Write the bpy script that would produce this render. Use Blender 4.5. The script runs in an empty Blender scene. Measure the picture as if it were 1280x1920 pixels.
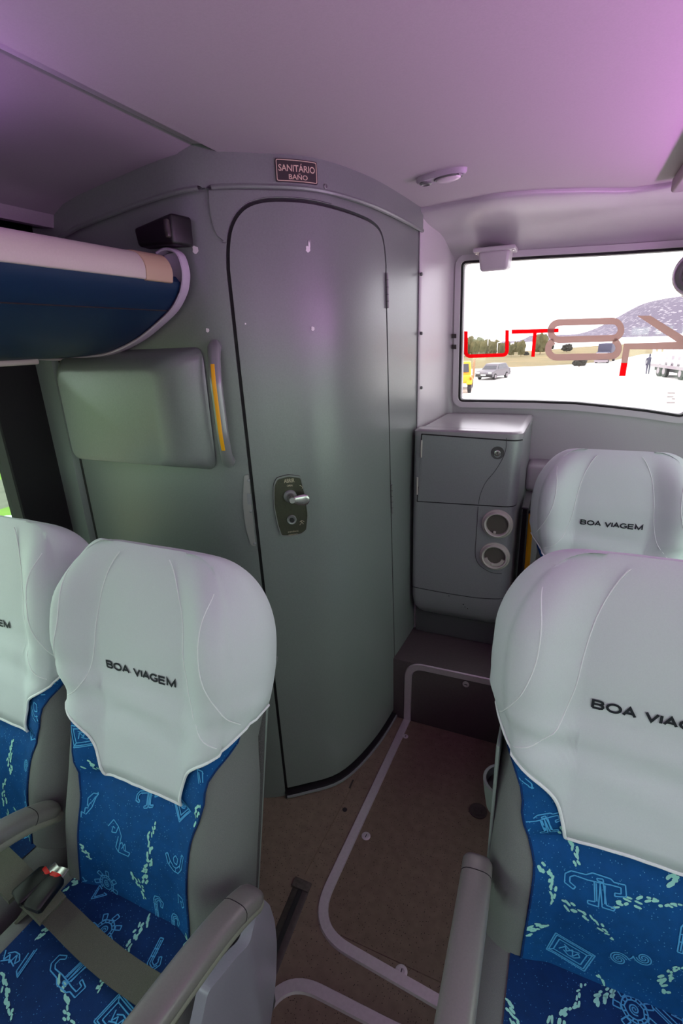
import bpy, bmesh, math, random
from mathutils import Vector, Matrix, noise
SC = bpy.context.scene
COL = SC.collection
PI = math.pi

# ------------------------------------------------------------------ camera, world, lights, exposure
F_PX, PITCH, YAW, ROLL, EYE = 934.0, 19.07, 24.35, 2.19, 1.55
_y, _p, _r = (math.radians(a) for a in (YAW, PITCH, ROLL))
FW = Vector((-math.sin(_y)*math.cos(_p), math.cos(_y)*math.cos(_p), -math.sin(_p)))
_rt = Vector((math.cos(_y), math.sin(_y), 0)); _up = _rt.cross(FW)
RT = _rt*math.cos(_r) - _up*math.sin(_r); UP = _up*math.cos(_r) + _rt*math.sin(_r)
CAM = Vector((0, 0, EYE))
cd = bpy.data.cameras.new('camera'); cam = bpy.data.objects.new('camera', cd); COL.objects.link(cam)
cd.sensor_fit = 'VERTICAL'; cd.sensor_height = 36; cd.lens = F_PX/1920*36
cd.clip_start = .02; cd.clip_end = 3000
cam.matrix_world = Matrix(((RT.x, UP.x, -FW.x, CAM.x), (RT.y, UP.y, -FW.y, CAM.y), (RT.z, UP.z, -FW.z, CAM.z), (0, 0, 0, 1)))
SC.camera = cam
SC.view_settings.view_transform = 'Standard'; SC.view_settings.look = 'None'
SC.view_settings.gamma = 1; SC.view_settings.use_curve_mapping = False
SC.view_settings.exposure = .84
wd = bpy.data.worlds.new('overcast_sky'); SC.world = wd; wd.use_nodes = True
wd.node_tree.nodes['Background'].inputs[0].default_value = (.97, .985, 1, 1)
wd.node_tree.nodes['Background'].inputs[1].default_value = 2.2

def area(name, loc, size, sizey, rot, power, col):
    l = bpy.data.lights.new(name, 'AREA'); l.shape = 'RECTANGLE'; l.size = size; l.size_y = sizey
    l.energy = power; l.color = col; l.spread = math.radians(150)
    o = bpy.data.objects.new(name, l); COL.objects.link(o); o.location = loc; o.rotation_euler = rot
    return o
LED = (.88, .28, .95)
# violet mood-light strips that run along both luggage racks and wash the ceiling
area('violet_strip_light', (-1.0, -.62, 1.79), .05, 2.4, (0, PI+.15, 0), 6, (.72, .36, 1.0))
area('violet_strip_light', (.60, .0, 1.60), .05, 3.8, (0, PI-.62, 0), 12, LED)

# pixel of the photograph -> a point on a plane of the bus (design help for placing things on real planes)
def ray(x, y): return RT*((x-640)/F_PX) - UP*((y-960)/F_PX) + FW
def onz(x, y, z=0.): d = ray(x, y); return CAM + d*((z-EYE)/d.z)
def ony(x, y, Y): d = ray(x, y); return CAM + d*(Y/d.y)
def onx(x, y, X): d = ray(x, y); return CAM + d*(X/d.x)

# ------------------------------------------------------------------ materials
def lin(c): return tuple((v/255/12.92 if v/255 <= .04045 else ((v/255+.055)/1.055)**2.4) for v in c) + (1,)
def mat(name, rgb, rough=.5, metal=0., noise_amt=0., noise_scale=200., bump=0., bump_scale=300., spec=.5, rgb2=None, coat=0., emit=None, emit_s=0.):
    m = bpy.data.materials.new(name); m.use_nodes = True; nt = m.node_tree; b = nt.nodes['Principled BSDF']
    b.inputs['Roughness'].default_value = rough; b.inputs['Metallic'].default_value = metal
    b.inputs['Specular IOR Level'].default_value = spec; b.inputs['Coat Weight'].default_value = coat
    b.inputs['Base Color'].default_value = lin(rgb)
    if emit: b.inputs['Emission Color'].default_value = lin(emit); b.inputs['Emission Strength'].default_value = emit_s
    tc = nt.nodes.new('ShaderNodeTexCoord')
    if noise_amt > 0 or rgb2:
        n = nt.nodes.new('ShaderNodeTexNoise'); n.inputs['Scale'].default_value = noise_scale; n.inputs['Detail'].default_value = 4
        nt.links.new(tc.outputs['Object'], n.inputs['Vector'])
        r = nt.nodes.new('ShaderNodeValToRGB'); r.color_ramp.elements[0].position = .3; r.color_ramp.elements[1].position = .7
        a = lin(rgb); c2 = lin(rgb2) if rgb2 else tuple(v*(1+noise_amt) for v in a[:3]) + (1,)
        c1 = a if rgb2 else tuple(v*(1-noise_amt) for v in a[:3]) + (1,)
        r.color_ramp.elements[0].color = c1; r.color_ramp.elements[1].color = c2
        nt.links.new(n.outputs['Fac'], r.inputs['Fac']); nt.links.new(r.outputs['Color'], b.inputs['Base Color'])
    if bump > 0:
        n2 = nt.nodes.new('ShaderNodeTexNoise'); n2.inputs['Scale'].default_value = bump_scale; n2.inputs['Detail'].default_value = 3
        nt.links.new(tc.outputs['Object'], n2.inputs['Vector'])
        bp = nt.nodes.new('ShaderNodeBump'); bp.inputs['Strength'].default_value = bump; bp.inputs['Distance'].default_value = .002
        nt.links.new(n2.outputs['Fac'], bp.inputs['Height']); nt.links.new(bp.outputs['Normal'], b.inputs['Normal'])
    return m

def glass(name, tint, alpha=.06):
    m = bpy.data.materials.new(name); m.use_nodes = True; nt = m.node_tree
    for n in list(nt.nodes): nt.nodes.remove(n)
    o = nt.nodes.new('ShaderNodeOutputMaterial'); t = nt.nodes.new('ShaderNodeBsdfTransparent'); g = nt.nodes.new('ShaderNodeBsdfGlossy'); mx = nt.nodes.new('ShaderNodeMixShader')
    t.inputs[0].default_value = tint + (1,); g.inputs['Roughness'].default_value = .03; mx.inputs[0].default_value = alpha
    nt.links.new(t.outputs[0], mx.inputs[1]); nt.links.new(g.outputs[0], mx.inputs[2]); nt.links.new(mx.outputs[0], o.inputs[0])
    return m

def film(name, rgb, clear):
    m = bpy.data.materials.new(name); m.use_nodes = True; nt = m.node_tree
    b = nt.nodes['Principled BSDF']; b.inputs['Base Color'].default_value = lin(rgb); b.inputs['Roughness'].default_value = .6
    t = nt.nodes.new('ShaderNodeBsdfTransparent'); t.inputs[0].default_value = lin(rgb)
    tl = nt.nodes.new('ShaderNodeBsdfTranslucent'); tl.inputs[0].default_value = lin(rgb)
    m1 = nt.nodes.new('ShaderNodeMixShader'); m2 = nt.nodes.new('ShaderNodeMixShader'); m1.inputs[0].default_value = .6; m2.inputs[0].default_value = clear
    nt.links.new(b.outputs[0], m1.inputs[1]); nt.links.new(tl.outputs[0], m1.inputs[2])
    nt.links.new(m1.outputs[0], m2.inputs[1]); nt.links.new(t.outputs[0], m2.inputs[2])
    nt.links.new(m2.outputs[0], nt.nodes['Material Output'].inputs[0]); return m

def speckle(name, rgb, dot, scale, thr, rough=.8, bump=.3):
    """woven fabric / vinyl with small dots of another colour"""
    m = mat(name, rgb, rough, 0, .12, 40, bump, 900, .25); nt = m.node_tree; b = nt.nodes['Principled BSDF']
    src = b.inputs['Base Color'].links[0].from_socket
    tc = [n for n in nt.nodes if n.type == 'TEX_COORD'][0]
    v = nt.nodes.new('ShaderNodeTexVoronoi'); v.inputs['Scale'].default_value = scale
    nt.links.new(tc.outputs['Object'], v.inputs['Vector'])
    lt = nt.nodes.new('ShaderNodeMath'); lt.operation = 'LESS_THAN'; lt.inputs[1].default_value = thr
    nt.links.new(v.outputs['Distance'], lt.inputs[0])
    mx = nt.nodes.new('ShaderNodeMixRGB'); mx.inputs[2].default_value = lin(dot)
    nt.links.new(lt.outputs[0], mx.inputs[0]); nt.links.new(src, mx.inputs[1]); nt.links.new(mx.outputs[0], b.inputs['Base Color'])
    return m

GREY = mat('grey_metallic_plastic', (119, 125, 122), .34, .2, .05, 260, .06, 500)
GREYD = mat('dark_grey_metallic_plastic', (136, 139, 140), .36, .15, .05, 260, .06, 500)
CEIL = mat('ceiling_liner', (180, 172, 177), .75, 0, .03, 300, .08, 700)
REAR = mat('pale_grey_moulding', (176, 172, 176), .38, 0, .03, 300, .04, 500)
JAMB = mat('pale_jamb_plastic', (190, 184, 188), .35, 0, .02, 200, .03, 400)
BLACK = mat('black_rubber', (14, 14, 15), .6)
BLACKF = mat('black_pillar_cloth', (22, 24, 23), .9, 0, .25, 600)
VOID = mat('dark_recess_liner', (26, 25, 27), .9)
BLUEP = mat('navy_blue_plastic', (12, 42, 72), .45, 0, .05, 300, .06, 500)
CREAM = mat('cream_plastic', (184, 178, 166), .45, 0, .03, 300)
BEIGE = mat('beige_plastic', (178, 156, 128), .5)
LAV = mat('lilac_grey_plastic', (176, 166, 180), .42, 0, .02, 300)
WHITE = mat('white_cover_cloth', (203, 207, 209), .85, 0, .02, 500, .12, 1200, .2)
HEM = mat('white_hem_cloth', (228, 230, 230), .9, 0, .02, 500, .1, 1200, .2)
INK = mat('black_print', (22, 26, 34), .7)
BLUE = speckle('blue_woven_fabric', (6, 74, 134), (80, 150, 200), 150, .13)
NAVY = speckle('navy_woven_fabric', (6, 46, 98), (60, 120, 170), 150, .13)
CYAN = mat('light_blue_thread', (74, 160, 214), .85)
MINT = mat('mint_thread', (150, 214, 202), .85)
GFAB = mat('grey_side_fabric', (112, 114, 112), .9, 0, .12, 900, .4, 1100, .2)
DKFAB = mat('dark_shell_plastic', (74, 74, 76), .7, 0, .1, 400)
SHELL = mat('grey_seat_shell', (120, 128, 124), .5, 0, .04, 300)
VELC = mat('grey_velcro', (70, 68, 68), 1., 0, .5, 600, .8, 700)
ARM = mat('armrest_grey_plastic', (120, 116, 114), .35, .15, .04, 300)
ARM2 = mat('armrest_underside_plastic', (138, 136, 126), .4, .1, .04, 300)
SHROUD = mat('lilac_shroud_plastic', (142, 138, 152), .3, .1, .03, 300)
BELT = mat('seat_belt_webbing', (84, 84, 74), .9, 0, .15, 700, .4, 900)
BUCK = mat('black_buckle_plastic', (18, 18, 18), .45)
RED = mat('red_button', (215, 22, 18), .4)
ALU = mat('brushed_aluminium', (196, 186, 192), .38, .55, .05, 120, .05, 200)
FLOOR = speckle('brown_speckled_vinyl', (112, 96, 84), (46, 38, 32), 130, .16, .55, .1)
FLOOR2 = speckle('brown_hatch_vinyl', (106, 90, 78), (44, 36, 32), 130, .16, .5, .1)
RISER = mat('step_vinyl', (78, 70, 70), .5, 0, .1, 150, .05, 400)
CHROME = mat('steel', (190, 188, 186), .25, .9)
STEEL = mat('painted_steel_grey', (120, 122, 120), .45, .4, .04, 300)
BRASS = mat('olive_anodised_plate', (66, 66, 54), .4, .6, .1, 200)
GOLD = mat('plate_lettering', (186, 176, 150), .5)
SIGNB = mat('sign_dark_brown', (50, 44, 42), .4)
SIGNT = mat('sign_lettering', (206, 186, 160), .5)
YEL = mat('yellow_strip', (238, 172, 8), .45)
CHIP = mat('white_chip', (226, 222, 222), .6)
DULL = mat('dispenser_ring', (182, 178, 168), .4)
CUPIN = mat('dispenser_inside', (86, 82, 74), .5)
GLASS = glass('rear_glass', (.93, .91, .93))
GLASSL = glass('side_glass', (.83, .95, .87))
FRED = film('red_film', (240, 0, 40), .25)
FBRN = film('brown_film', (206, 184, 178), .18)
FPRT = film('faint_print', (150, 120, 120), .3)

# ------------------------------------------------------------------ builders
ORG = {}
def org(o): return ORG.get(o.name, Vector((0, 0, 0))) if o else Vector((0, 0, 0))
def tag(o, label=None, cat=None, group=None, kind=None):
    if label: o['label'] = label
    if cat: o['category'] = cat
    if group: o['group'] = group
    if kind: o['kind'] = kind
    return o
def thing(name, label, cat, loc=(0, 0, 0), group=None, kind=None):
    o = bpy.data.objects.new(name, None); COL.objects.link(o); o.location = loc; o.empty_display_size = .05
    ORG[o.name] = Vector(loc); return tag(o, label, cat, group, kind)
def mesh(name, V, Fc, m, parent=None, smooth=True, sharp=40):
    og = org(parent)
    me = bpy.data.meshes.new(name); me.from_pydata([tuple(Vector(v)-og) for v in V], [], Fc); me.validate(); me.update()
    bm = bmesh.new(); bm.from_mesh(me); bmesh.ops.recalc_face_normals(bm, faces=bm.faces); bm.to_mesh(me); bm.free()
    if smooth:
        me.polygons.foreach_set('use_smooth', [True]*len(me.polygons))
        me.set_sharp_from_angle(angle=math.radians(sharp))
    me.materials.append(m)
    o = bpy.data.objects.new(name, me); COL.objects.link(o)
    if parent: o.parent = parent
    ORG[o.name] = og
    return o
def struct(name, V, Fc, m, label, parent=None, smooth=True):
    o = mesh(name, V, Fc, m, parent, smooth)
    if not parent: tag(o, label, 'structure', None, 'structure'); del o['category']
    return o
def loft(rings, closed=True, cap0=True, cap1=True):
    n = len(rings[0]); V = [v for r in rings for v in r]; Fc = []
    for i in range(len(rings)-1):
        for j in range(n if closed else n-1):
            a, b = i*n+j, i*n+(j+1) % n; Fc.append((a, b, b+n, a+n))
    if cap0: Fc.append(tuple(range(n))[::-1])
    if cap1: Fc.append(tuple(range((len(rings)-1)*n, len(rings)*n)))
    return V, Fc
def boxg(x0, x1, y0, y1, z0, z1):
    V = [(x, y, z) for z in (z0, z1) for x, y in ((x0, y0), (x1, y0), (x1, y1), (x0, y1))]
    return V, [(0, 3, 2, 1), (4, 5, 6, 7), (0, 1, 5, 4), (1, 2, 6, 5), (2, 3, 7, 6), (3, 0, 4, 7)]
def join(*parts):
    V, Fc = [], []
    for v, f in parts:
        k = len(V); V += list(v); Fc += [tuple(i+k for i in q) for q in f]
    return V, Fc
def bev(VF, w, seg=2):
    bm = bmesh.new(); vs = [bm.verts.new(v) for v in VF[0]]
    for f in VF[1]: bm.faces.new([vs[i] for i in f])
    bmesh.ops.recalc_face_normals(bm, faces=bm.faces)
    bmesh.ops.bevel(bm, geom=list(bm.edges), offset=w, segments=seg, affect='EDGES', profile=.5, clamp_overlap=True)
    bm.verts.index_update(); r = [tuple(v.co) for v in bm.verts], [tuple(v.index for v in f.verts) for f in bm.faces]; bm.free(); return r
def rbox(x0, x1, y0, y1, z0, z1, w, seg=3): return bev(boxg(x0, x1, y0, y1, z0, z1), w, seg)
def frame_of(d, side=None):
    d = Vector(d).normalized(); s = Vector(side) if side else (Vector((1, 0, 0)) if abs(d.x) < .9 else Vector((0, 1, 0)))
    s = (s - d*s.dot(d)).normalized(); return s, d.cross(s)
def sweep(path, w, h, side=None, n=16, p=3., caps=True):
    """superellipse section swept along a path; w and h are half sizes, numbers or lists"""
    path = [Vector(q) for q in path]; R = []
    for i, q in enumerate(path):
        d = path[min(i+1, len(path)-1)] - path[max(i-1, 0)]
        s, u = frame_of(d, side); ww = w[i] if isinstance(w, (list, tuple)) else w; hh = h[i] if isinstance(h, (list, tuple)) else h
        R.append([q + s*(ww*math.copysign(abs(math.cos(t))**(2/p), math.cos(t))) + u*(hh*math.copysign(abs(math.sin(t))**(2/p), math.sin(t))) for t in [2*PI*k/n for k in range(n)]])
    return loft(R, True, caps, caps)
def tube(path, r, n=10): return sweep(path, r, r, None, n, 2.)
def lathe(c, axis, prof, n=28, side=None):
    """prof: (radius, height along axis)"""
    c = Vector(c); a = Vector(axis).normalized(); s, u = frame_of(a, side)
    return loft([[c + a*hh + (s*math.cos(2*PI*k/n) + u*math.sin(2*PI*k/n))*max(r, .0004) for k in range(n)] for r, hh in prof])
def crom(P, n=8):
    out = []; P = [Vector(p) for p in P]
    for i in range(len(P)-1):
        a, b, c, d = P[max(i-1, 0)], P[i], P[i+1], P[min(i+2, len(P)-1)]
        for k in range(n):
            t = k/n; out.append(.5*((2*b) + (c-a)*t + (2*a-5*b+4*c-d)*t*t + (3*b-a-3*c+d)*t**3))
    out.append(P[-1].copy()); return out
def roundpoly(P, r, n=6, closed=True):
    """round the corners of a 2D polygon; r a number or a list"""
    P = [Vector(p) for p in P]; out = []; N = len(P)
    for i, b in enumerate(P):
        rr = r[i] if isinstance(r, (list, tuple)) else r
        if (not closed and i in (0, N-1)) or rr <= 0: out.append(b.copy()); continue
        a, c = P[i-1], P[(i+1) % N]; u = (a-b); v = (c-b); k = min(rr, u.length*.49, v.length*.49)
        s, e = b + u.normalized()*k, b + v.normalized()*k
        for j in range(n+1):
            t = j/n; out.append(s*(1-t)**2 + b*2*t*(1-t) + e*t*t)
    return out
def panel(loops, fn, thick, cx=(), cy=()):
    """flat outline(s) in (a, b) -> triangulated, cut along cx / cy, bent by fn(a, b, depth), given a thickness"""
    bm = bmesh.new()
    for L in loops:
        vs = [bm.verts.new((p[0], p[1], 0)) for p in L]
        for i in range(len(vs)): bm.edges.new((vs[i-1], vs[i]))
    bmesh.ops.triangle_fill(bm, use_beauty=True, use_dissolve=False, edges=list(bm.edges))
    for c in cx: bmesh.ops.bisect_plane(bm, geom=bm.verts[:]+bm.edges[:]+bm.faces[:], plane_co=(c, 0, 0), plane_no=(1, 0, 0), dist=1e-6)
    for c in cy: bmesh.ops.bisect_plane(bm, geom=bm.verts[:]+bm.edges[:]+bm.faces[:], plane_co=(0, c, 0), plane_no=(0, 1, 0), dist=1e-6)
    bm.verts.index_update(); n = len(bm.verts); P = [(v.co.x, v.co.y) for v in bm.verts]
    Fc = [tuple(v.index for v in f.verts) for f in bm.faces]; B = [tuple(v.index for v in e.verts) for e in bm.edges if len(e.link_faces) == 1]; bm.free()
    V = [fn(a, b, 0.) for a, b in P]
    if thick <= 0: return V, Fc
    V += [fn(a, b, -thick) for a, b in P]
    return V, Fc + [tuple(i+n for i in f)[::-1] for f in Fc] + [(a, b, b+n, a+n) for a, b in B]
def frange(a, b, s):
    n = max(1, int(round((b-a)/s))); return [a+(b-a)*i/n for i in range(1, n)]
def text_geo(body, width, height=None, shear=0., bold=0.):
    cu = bpy.data.curves.new('t', 'FONT'); cu.body = body; cu.resolution_u = 3; cu.offset = bold; cu.align_x = 'CENTER'; cu.align_y = 'CENTER'; cu.shear = shear
    o = bpy.data.objects.new('t', cu); COL.objects.link(o)
    dg = bpy.context.evaluated_depsgraph_get(); dg.update(); me = o.evaluated_get(dg).to_mesh()
    P = [(v.co.x, v.co.y) for v in me.vertices]; Fc = [tuple(p.vertices) for p in me.polygons]
    o.evaluated_get(dg).to_mesh_clear(); bpy.data.objects.remove(o); bpy.data.curves.remove(cu)
    x0, x1 = min(p[0] for p in P), max(p[0] for p in P); y0, y1 = min(p[1] for p in P), max(p[1] for p in P)
    sx = width/(x1-x0); sy = sx if height is None else height/(y1-y0)
    return [((p[0]-(x0+x1)/2)*sx, (p[1]-(y0+y1)/2)*sy) for p in P], Fc
def lettering(name, body, fn, a, b, width, height, m, parent, shear=0., bold=0., rot=0.):
    P, Fc = text_geo(body, width, height, shear, bold); c, s = math.cos(rot), math.sin(rot)
    return mesh(name, [fn(a+p[0]*c-p[1]*s, b+p[0]*s+p[1]*c) for p in P], Fc, m, parent, False)

# ------------------------------------------------------------------ the shell of the coach
YF, YB, XL, XR = -6.0, 2.40, -1.50, .90
CZ = 1.968
CPROF = [(-.79, CZ), (-.80, 1.982), (-.835, 1.984), (-.875, 1.966), (-.95, 1.958), (-1.08, 1.942), (-1.2, 1.925), (-1.26, 1.912), (-1.30, 1.892)]
def ceil_z(x):
    if x >= CPROF[0][0]: return CZ
    for (a, za), (b, zb) in zip(CPROF, CPROF[1:]):
        if x >= b: return za + (zb-za)*(x-a)/(b-a)
    return CPROF[-1][1]

# floor
V, Fc = boxg(XL-.06, XR+.06, YF, YB, -.08, 0)
floor = struct('floor', V, Fc, FLOOR, 'brown speckled vinyl floor of the aisle')
# ceiling: flat centre, falling to the left above the rack
prof = [(XR+.06, CZ), (.3, CZ), (-.3, CZ), (-.76, CZ)] + CPROF[:3]
rings = [[(x, y, z) for x, z in prof] + [(-.835, y, 2.06), (XR+.06, y, 2.06)] for y in (YF, -3, -1.2, 0, 1.2, YB)]
cl_ = struct('ceiling', *loft(rings), CEIL, 'pale ceiling liner washed by violet light')
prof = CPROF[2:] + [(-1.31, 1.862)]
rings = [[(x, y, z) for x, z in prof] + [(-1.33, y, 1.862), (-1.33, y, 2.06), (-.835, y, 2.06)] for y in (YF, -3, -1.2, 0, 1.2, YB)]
mesh('side_soffit', *loft(rings), mat('shade_toned_soffit_liner', (136, 127, 136), .7, 0, .03, 300, .08, 700), cl_)  # liner colour darkened to stand in for shade on the left slope
# left side wall in three pieces: below window, pillar, upper dark recess
def wall_piece(name, m, y0, y1, z0, z1, x0, x1, label, parent=None):
    return struct(name, *rbox(x0, x1, y0, y1, z0, z1, .004, 1), m, label, parent, False)
wl = wall_piece('wall_left', GREY, YF, YB, 0, .80, XL-.06, XL, 'grey lower side wall under the left window')
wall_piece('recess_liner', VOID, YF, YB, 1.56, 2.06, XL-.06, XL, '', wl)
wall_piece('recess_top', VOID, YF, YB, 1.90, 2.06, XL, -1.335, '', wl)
wall_piece('rear_side_panel', GREY, 1.09, YB, .80, 1.56, XL-.06, XL, '', wl)
wall_piece('window_pillar', BLACKF, .928, 1.09, .80, 1.56, XL-.06, XL+.002, '', wl)
for yy in (-2.35, -4.1): wall_piece('window_pillar', BLACKF, yy, yy+.15, .80, 1.56, XL-.06, XL+.002, '', wl)
wall_piece('window_pillar', BLACKF, -.75, -.60, .80, 1.56, XL-.06, XL+.002, '', wl)
w1 = thing('window_2', 'left side window looking onto the grass verge', 'x', (XL, .1, .8), None, 'structure'); del w1['category']
mesh('pane', *boxg(XL-.04, XL-.036, -.60, .93, .80, 1.56), GLASSL, w1, False)
mesh('pane', *boxg(XL-.04, XL-.036, YF, -.75, .80, 1.56), GLASSL, w1, False)
# right side wall and window (outside the frame, lets the daylight in)
wr = wall_piece('wall_right', REAR, YF, YB, 0, .86, XR, XR+.06, 'pale lower side wall behind the right seats')
wall_piece('upper_panel', REAR, YF, YB, 1.56, 2.06, XR, XR+.06, '', wr)
wall_piece('window_pillar', REAR, 2.0, YB, .86, 1.56, XR, XR+.06, '', wr)
for yy in (-1.4, -3.2): wall_piece('window_pillar', REAR, yy, yy+.13, .86, 1.56, XR, XR+.06, '', wr)
wall_piece('window_pillar', REAR, .35, .48, .86, 1.56, XR, XR+.06, '', wr)
w3 = thing('window_3', 'right side window beside the right seats', 'x', (XR, .1, .86), None, 'structure'); del w3['category']
for y0, y1 in ((YF, .35), (.48, 2.0)): mesh('pane', *boxg(XR+.036, XR+.04, y0, y1, .86, 1.56), GLASSL, w3, False)
wall_piece('wall_front', REAR, YF-.06, YF, -.05, 2.06, XL-.06, XR+.06, 'pale bulkhead at the front end of the saloon')

# ------------------------------------------------------------------ rear wall with its window
WY = 2.33
def wpx(*pts): return [(ony(x, y, WY).x, ony(x, y, WY).z) for x, y in pts]
hole = wpx((860, 752), (1000, 754), (1080, 757), (1140, 763), (1210, 771), (1276, 781)) + wpx((1296, 770), (1312, 620), (1318, 480), (1312, 463), (1276, 466), (1150, 474), (1000, 482), (866, 491))
hole = roundpoly(hole, [.02, 0, 0, 0, 0, .01, .01, 0, .02, .01, 0, 0, 0, .02], 4)
def wl_map(a, b, d): return Vector((a, WY-d*-1 if False else WY-d, b))
outer = [(-1.56, -.05), (.96, -.05), (.96, 2.06), (-1.56, 2.06)]
wrear = struct('wall_rear', *panel([outer, hole], wl_map, .09), REAR, 'pale moulded rear wall around the rear window')
cxm = sum(p[0] for p in hole)/len(hole); czm = sum(p[1] for p in hole)/len(hole)
def offs(L, d):
    out = []
    for i, p in enumerate(L):
        a, c = Vector(L[i-1]), Vector(L[(i+1) % len(L)]); t = (c-a).normalized(); n = Vector((t.y, -t.x))
        if n.dot(Vector(p)-Vector((cxm, czm))) < 0: n = -n
        out.append(Vector(p)+n*d)
    return out
w0 = thing('window_1', 'wide rear window with red and brown film lettering', 'x', (0, WY, 1.25), None, 'structure'); del w0['category']
mesh('gasket', *panel([offs(hole, .026), offs(hole, .003)], lambda a, b, d: Vector((a, WY-.014-d, b)), .02), mat('window_gasket_grey', (198, 192, 198), .35), w0)
mesh('inner_gasket', *panel([offs(hole, .003), offs(hole, -.006)], lambda a, b, d: Vector((a, WY-.002-d, b)), .03), BLACK, w0)
pane = mesh('pane', *panel([offs(hole, .01)], lambda a, b, d: Vector((a, WY+.03-d, b)), .004), GLASS, w0, False)
# film lettering on the glass, drawn stroke by stroke where it is stuck
LY = WY+.028
def gp(x, y): v = ony(x, y, LY); return (v.x, v.z)
def stroke_poly(pts, depth=.0006): return panel([[gp(*p) for p in pts]], lambda a, b, d: Vector((a, LY-.002-d, b)), depth)
def px_path(P, wpx_, n=5):
    """closed outline of a stroke of given pixel half width along a polyline"""
    P = [Vector(p) for p in P]; L, R = [], []
    for i, q in enumerate(P):
        d = (P[min(i+1, len(P)-1)]-P[max(i-1, 0)]).normalized(); nn = Vector((-d.y, d.x)); L.append(q+nn*wpx_); R.append(q-nn*wpx_)
    return L + R[::-1]
ucurve = roundpoly([(873.5, 621), (873, 668), (950, 665.5), (950.5, 619)], [0, 9, 9, 0], 5, False)
mesh('letter', *stroke_poly([tuple(p) for p in px_path(ucurve, 3.4)]), FRED, pane, False)
mesh('letter', *stroke_poly([(959, 618), (1047, 616), (1047, 623), (1006, 624.5), (1002, 669), (995.5, 669), (999, 625), (959, 626)]), FRED, pane, False)
def ringpx(x0, x1, y0, y1, sk, w):
    """stadium ring in pixels, skewed"""
    O, I = [], []
    r = (y1-y0)/2; cy_ = (y0+y1)/2
    for L, rr in ((O, r), (I, r-w)):
        for k in range(13): t = -PI/2+PI*k/12; L.append((x1-r+rr*math.cos(t), cy_+rr*math.sin(t)-sk))
        for k in range(13): t = PI/2+PI*k/12; L.append((x0+r+rr*math.cos(t), cy_+rr*math.sin(t)+sk))
    return O, I
O, I = ringpx(1026, 1170, 597, 642, 1.5, 12.5)
mesh('letter', *panel([[gp(*p) for p in O], [gp(*p) for p in I]], lambda a, b, d: Vector((a, LY-.004-d, b)), .0006), FBRN, pane, False)
cl = [(1043+15.5*math.cos(t), 654.5+15.5*math.sin(t)) for t in [-PI/2-.30-(PI-.30)*k/10 for k in range(11)]] + [(1144+15.5*math.cos(t), 652.5+15.5*math.sin(t)) for t in [PI/2-(PI-.35)*k/10 for k in range(11)]]
mesh('letter', *stroke_poly([tuple(p) for p in px_path(cl, 6.2)]), FBRN, pane, False)
mesh('letter', *stroke_poly([(1169, 644), (1268, 641), (1194, 592), (1219, 592), (1300, 642), (1300, 655), (1180, 655), (1176, 680.5), (1164, 680.5)]), FBRN, pane, False)
mesh('letter', *stroke_poly([(1164, 680.5), (1176, 680.5), (1172, 705), (1160, 705)]), FRED, pane, False)
for (x, y, hw) in ((1258, 737, 7), (1256, 744, 6), (1257, 755, 8), (1262, 748, 3)): mesh('glass_mark', *stroke_poly([(x-hw, y-.8), (x+hw, y-.8), (x+hw, y+.6), (x-hw, y+.6)]), FPRT, pane, False)
for y in (630, 650): mesh('glass_mark', *panel([wpx((848, y-4), (857, y-4), (857, y+4), (848, y+4))], lambda a, b, d: Vector((a, WY-.021-d, b)), .003), SIGNB, w0, False)

# cove above the window, hanging from the ceiling
edge = [(onz(x, y, CZ).x, onz(x, y, CZ).y) for x, y in ((782, 391), (850, 378), (930, 362), (1010, 355), (1110, 352), (1180, 353), (1235, 345), (1280, 336))]
edge = [(-.56, edge[0][1]-.01)] + edge + [(.5, edge[-1][1]+.0), (.9, edge[-1][1]+.0)]
def edge_y(x):
    for (a, ya), (b, yb) in zip(edge, edge[1:]):
        if x <= b: return ya+(yb-ya)*(x-a)/(b-a)
    return edge[-1][1]
rings = []
for k in range(33):
    x = -.548+1.44*k/32; e = edge_y(x)
    pr = crom([(e, CZ-.003), (e+.012, CZ-.016), (e+.10, CZ-.034), (2.17, 1.925), (2.27, 1.895), (2.312, 1.868), (2.328, 1.842)], 4)
    rings.append([(x, p[0], p[1]) for p in pr] + [(x, 2.336, 1.85), (x, 2.336, CZ+.01), (x, e, CZ+.01)])
mesh('window_cove', *loft(rings), REAR, wrear)
# jamb between the toilet cubicle and the window
jp = crom([(-.536, 1.935), (-.524, 1.945), (-.515, 2.1), (-.505, 2.25), (-.497, 2.305), (-.478, 2.328), (-.46, 2.331)], 5)
rings = []
for z in (0, .4, .8, 1.2, 1.6, 1.86, 1.962):
    rings.append([(p[0], p[1], z) for p in jp] + [(-.46, 2.345, z), (-.56, 2.345, z), (-.56, 1.935, z)])
jamb = mesh('jamb', *loft(rings), JAMB, wrear)
for y in (514, 625, 727):
    c = onx(790, y, -.520); mesh('rivet', *lathe(c, (1, -.05, 0), [(.0062, -.004), (.0062, .0025), (.004, .004), (.002, .0035), (.0004, .002)], 12), STEEL, jamb)
# shelf moulding under the window, behind the last row
ledge = mesh('rear_ledge', *rbox(-.125, .9, 2.20, 2.34, .90, 1.02, .02), REAR, wrear)
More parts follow.
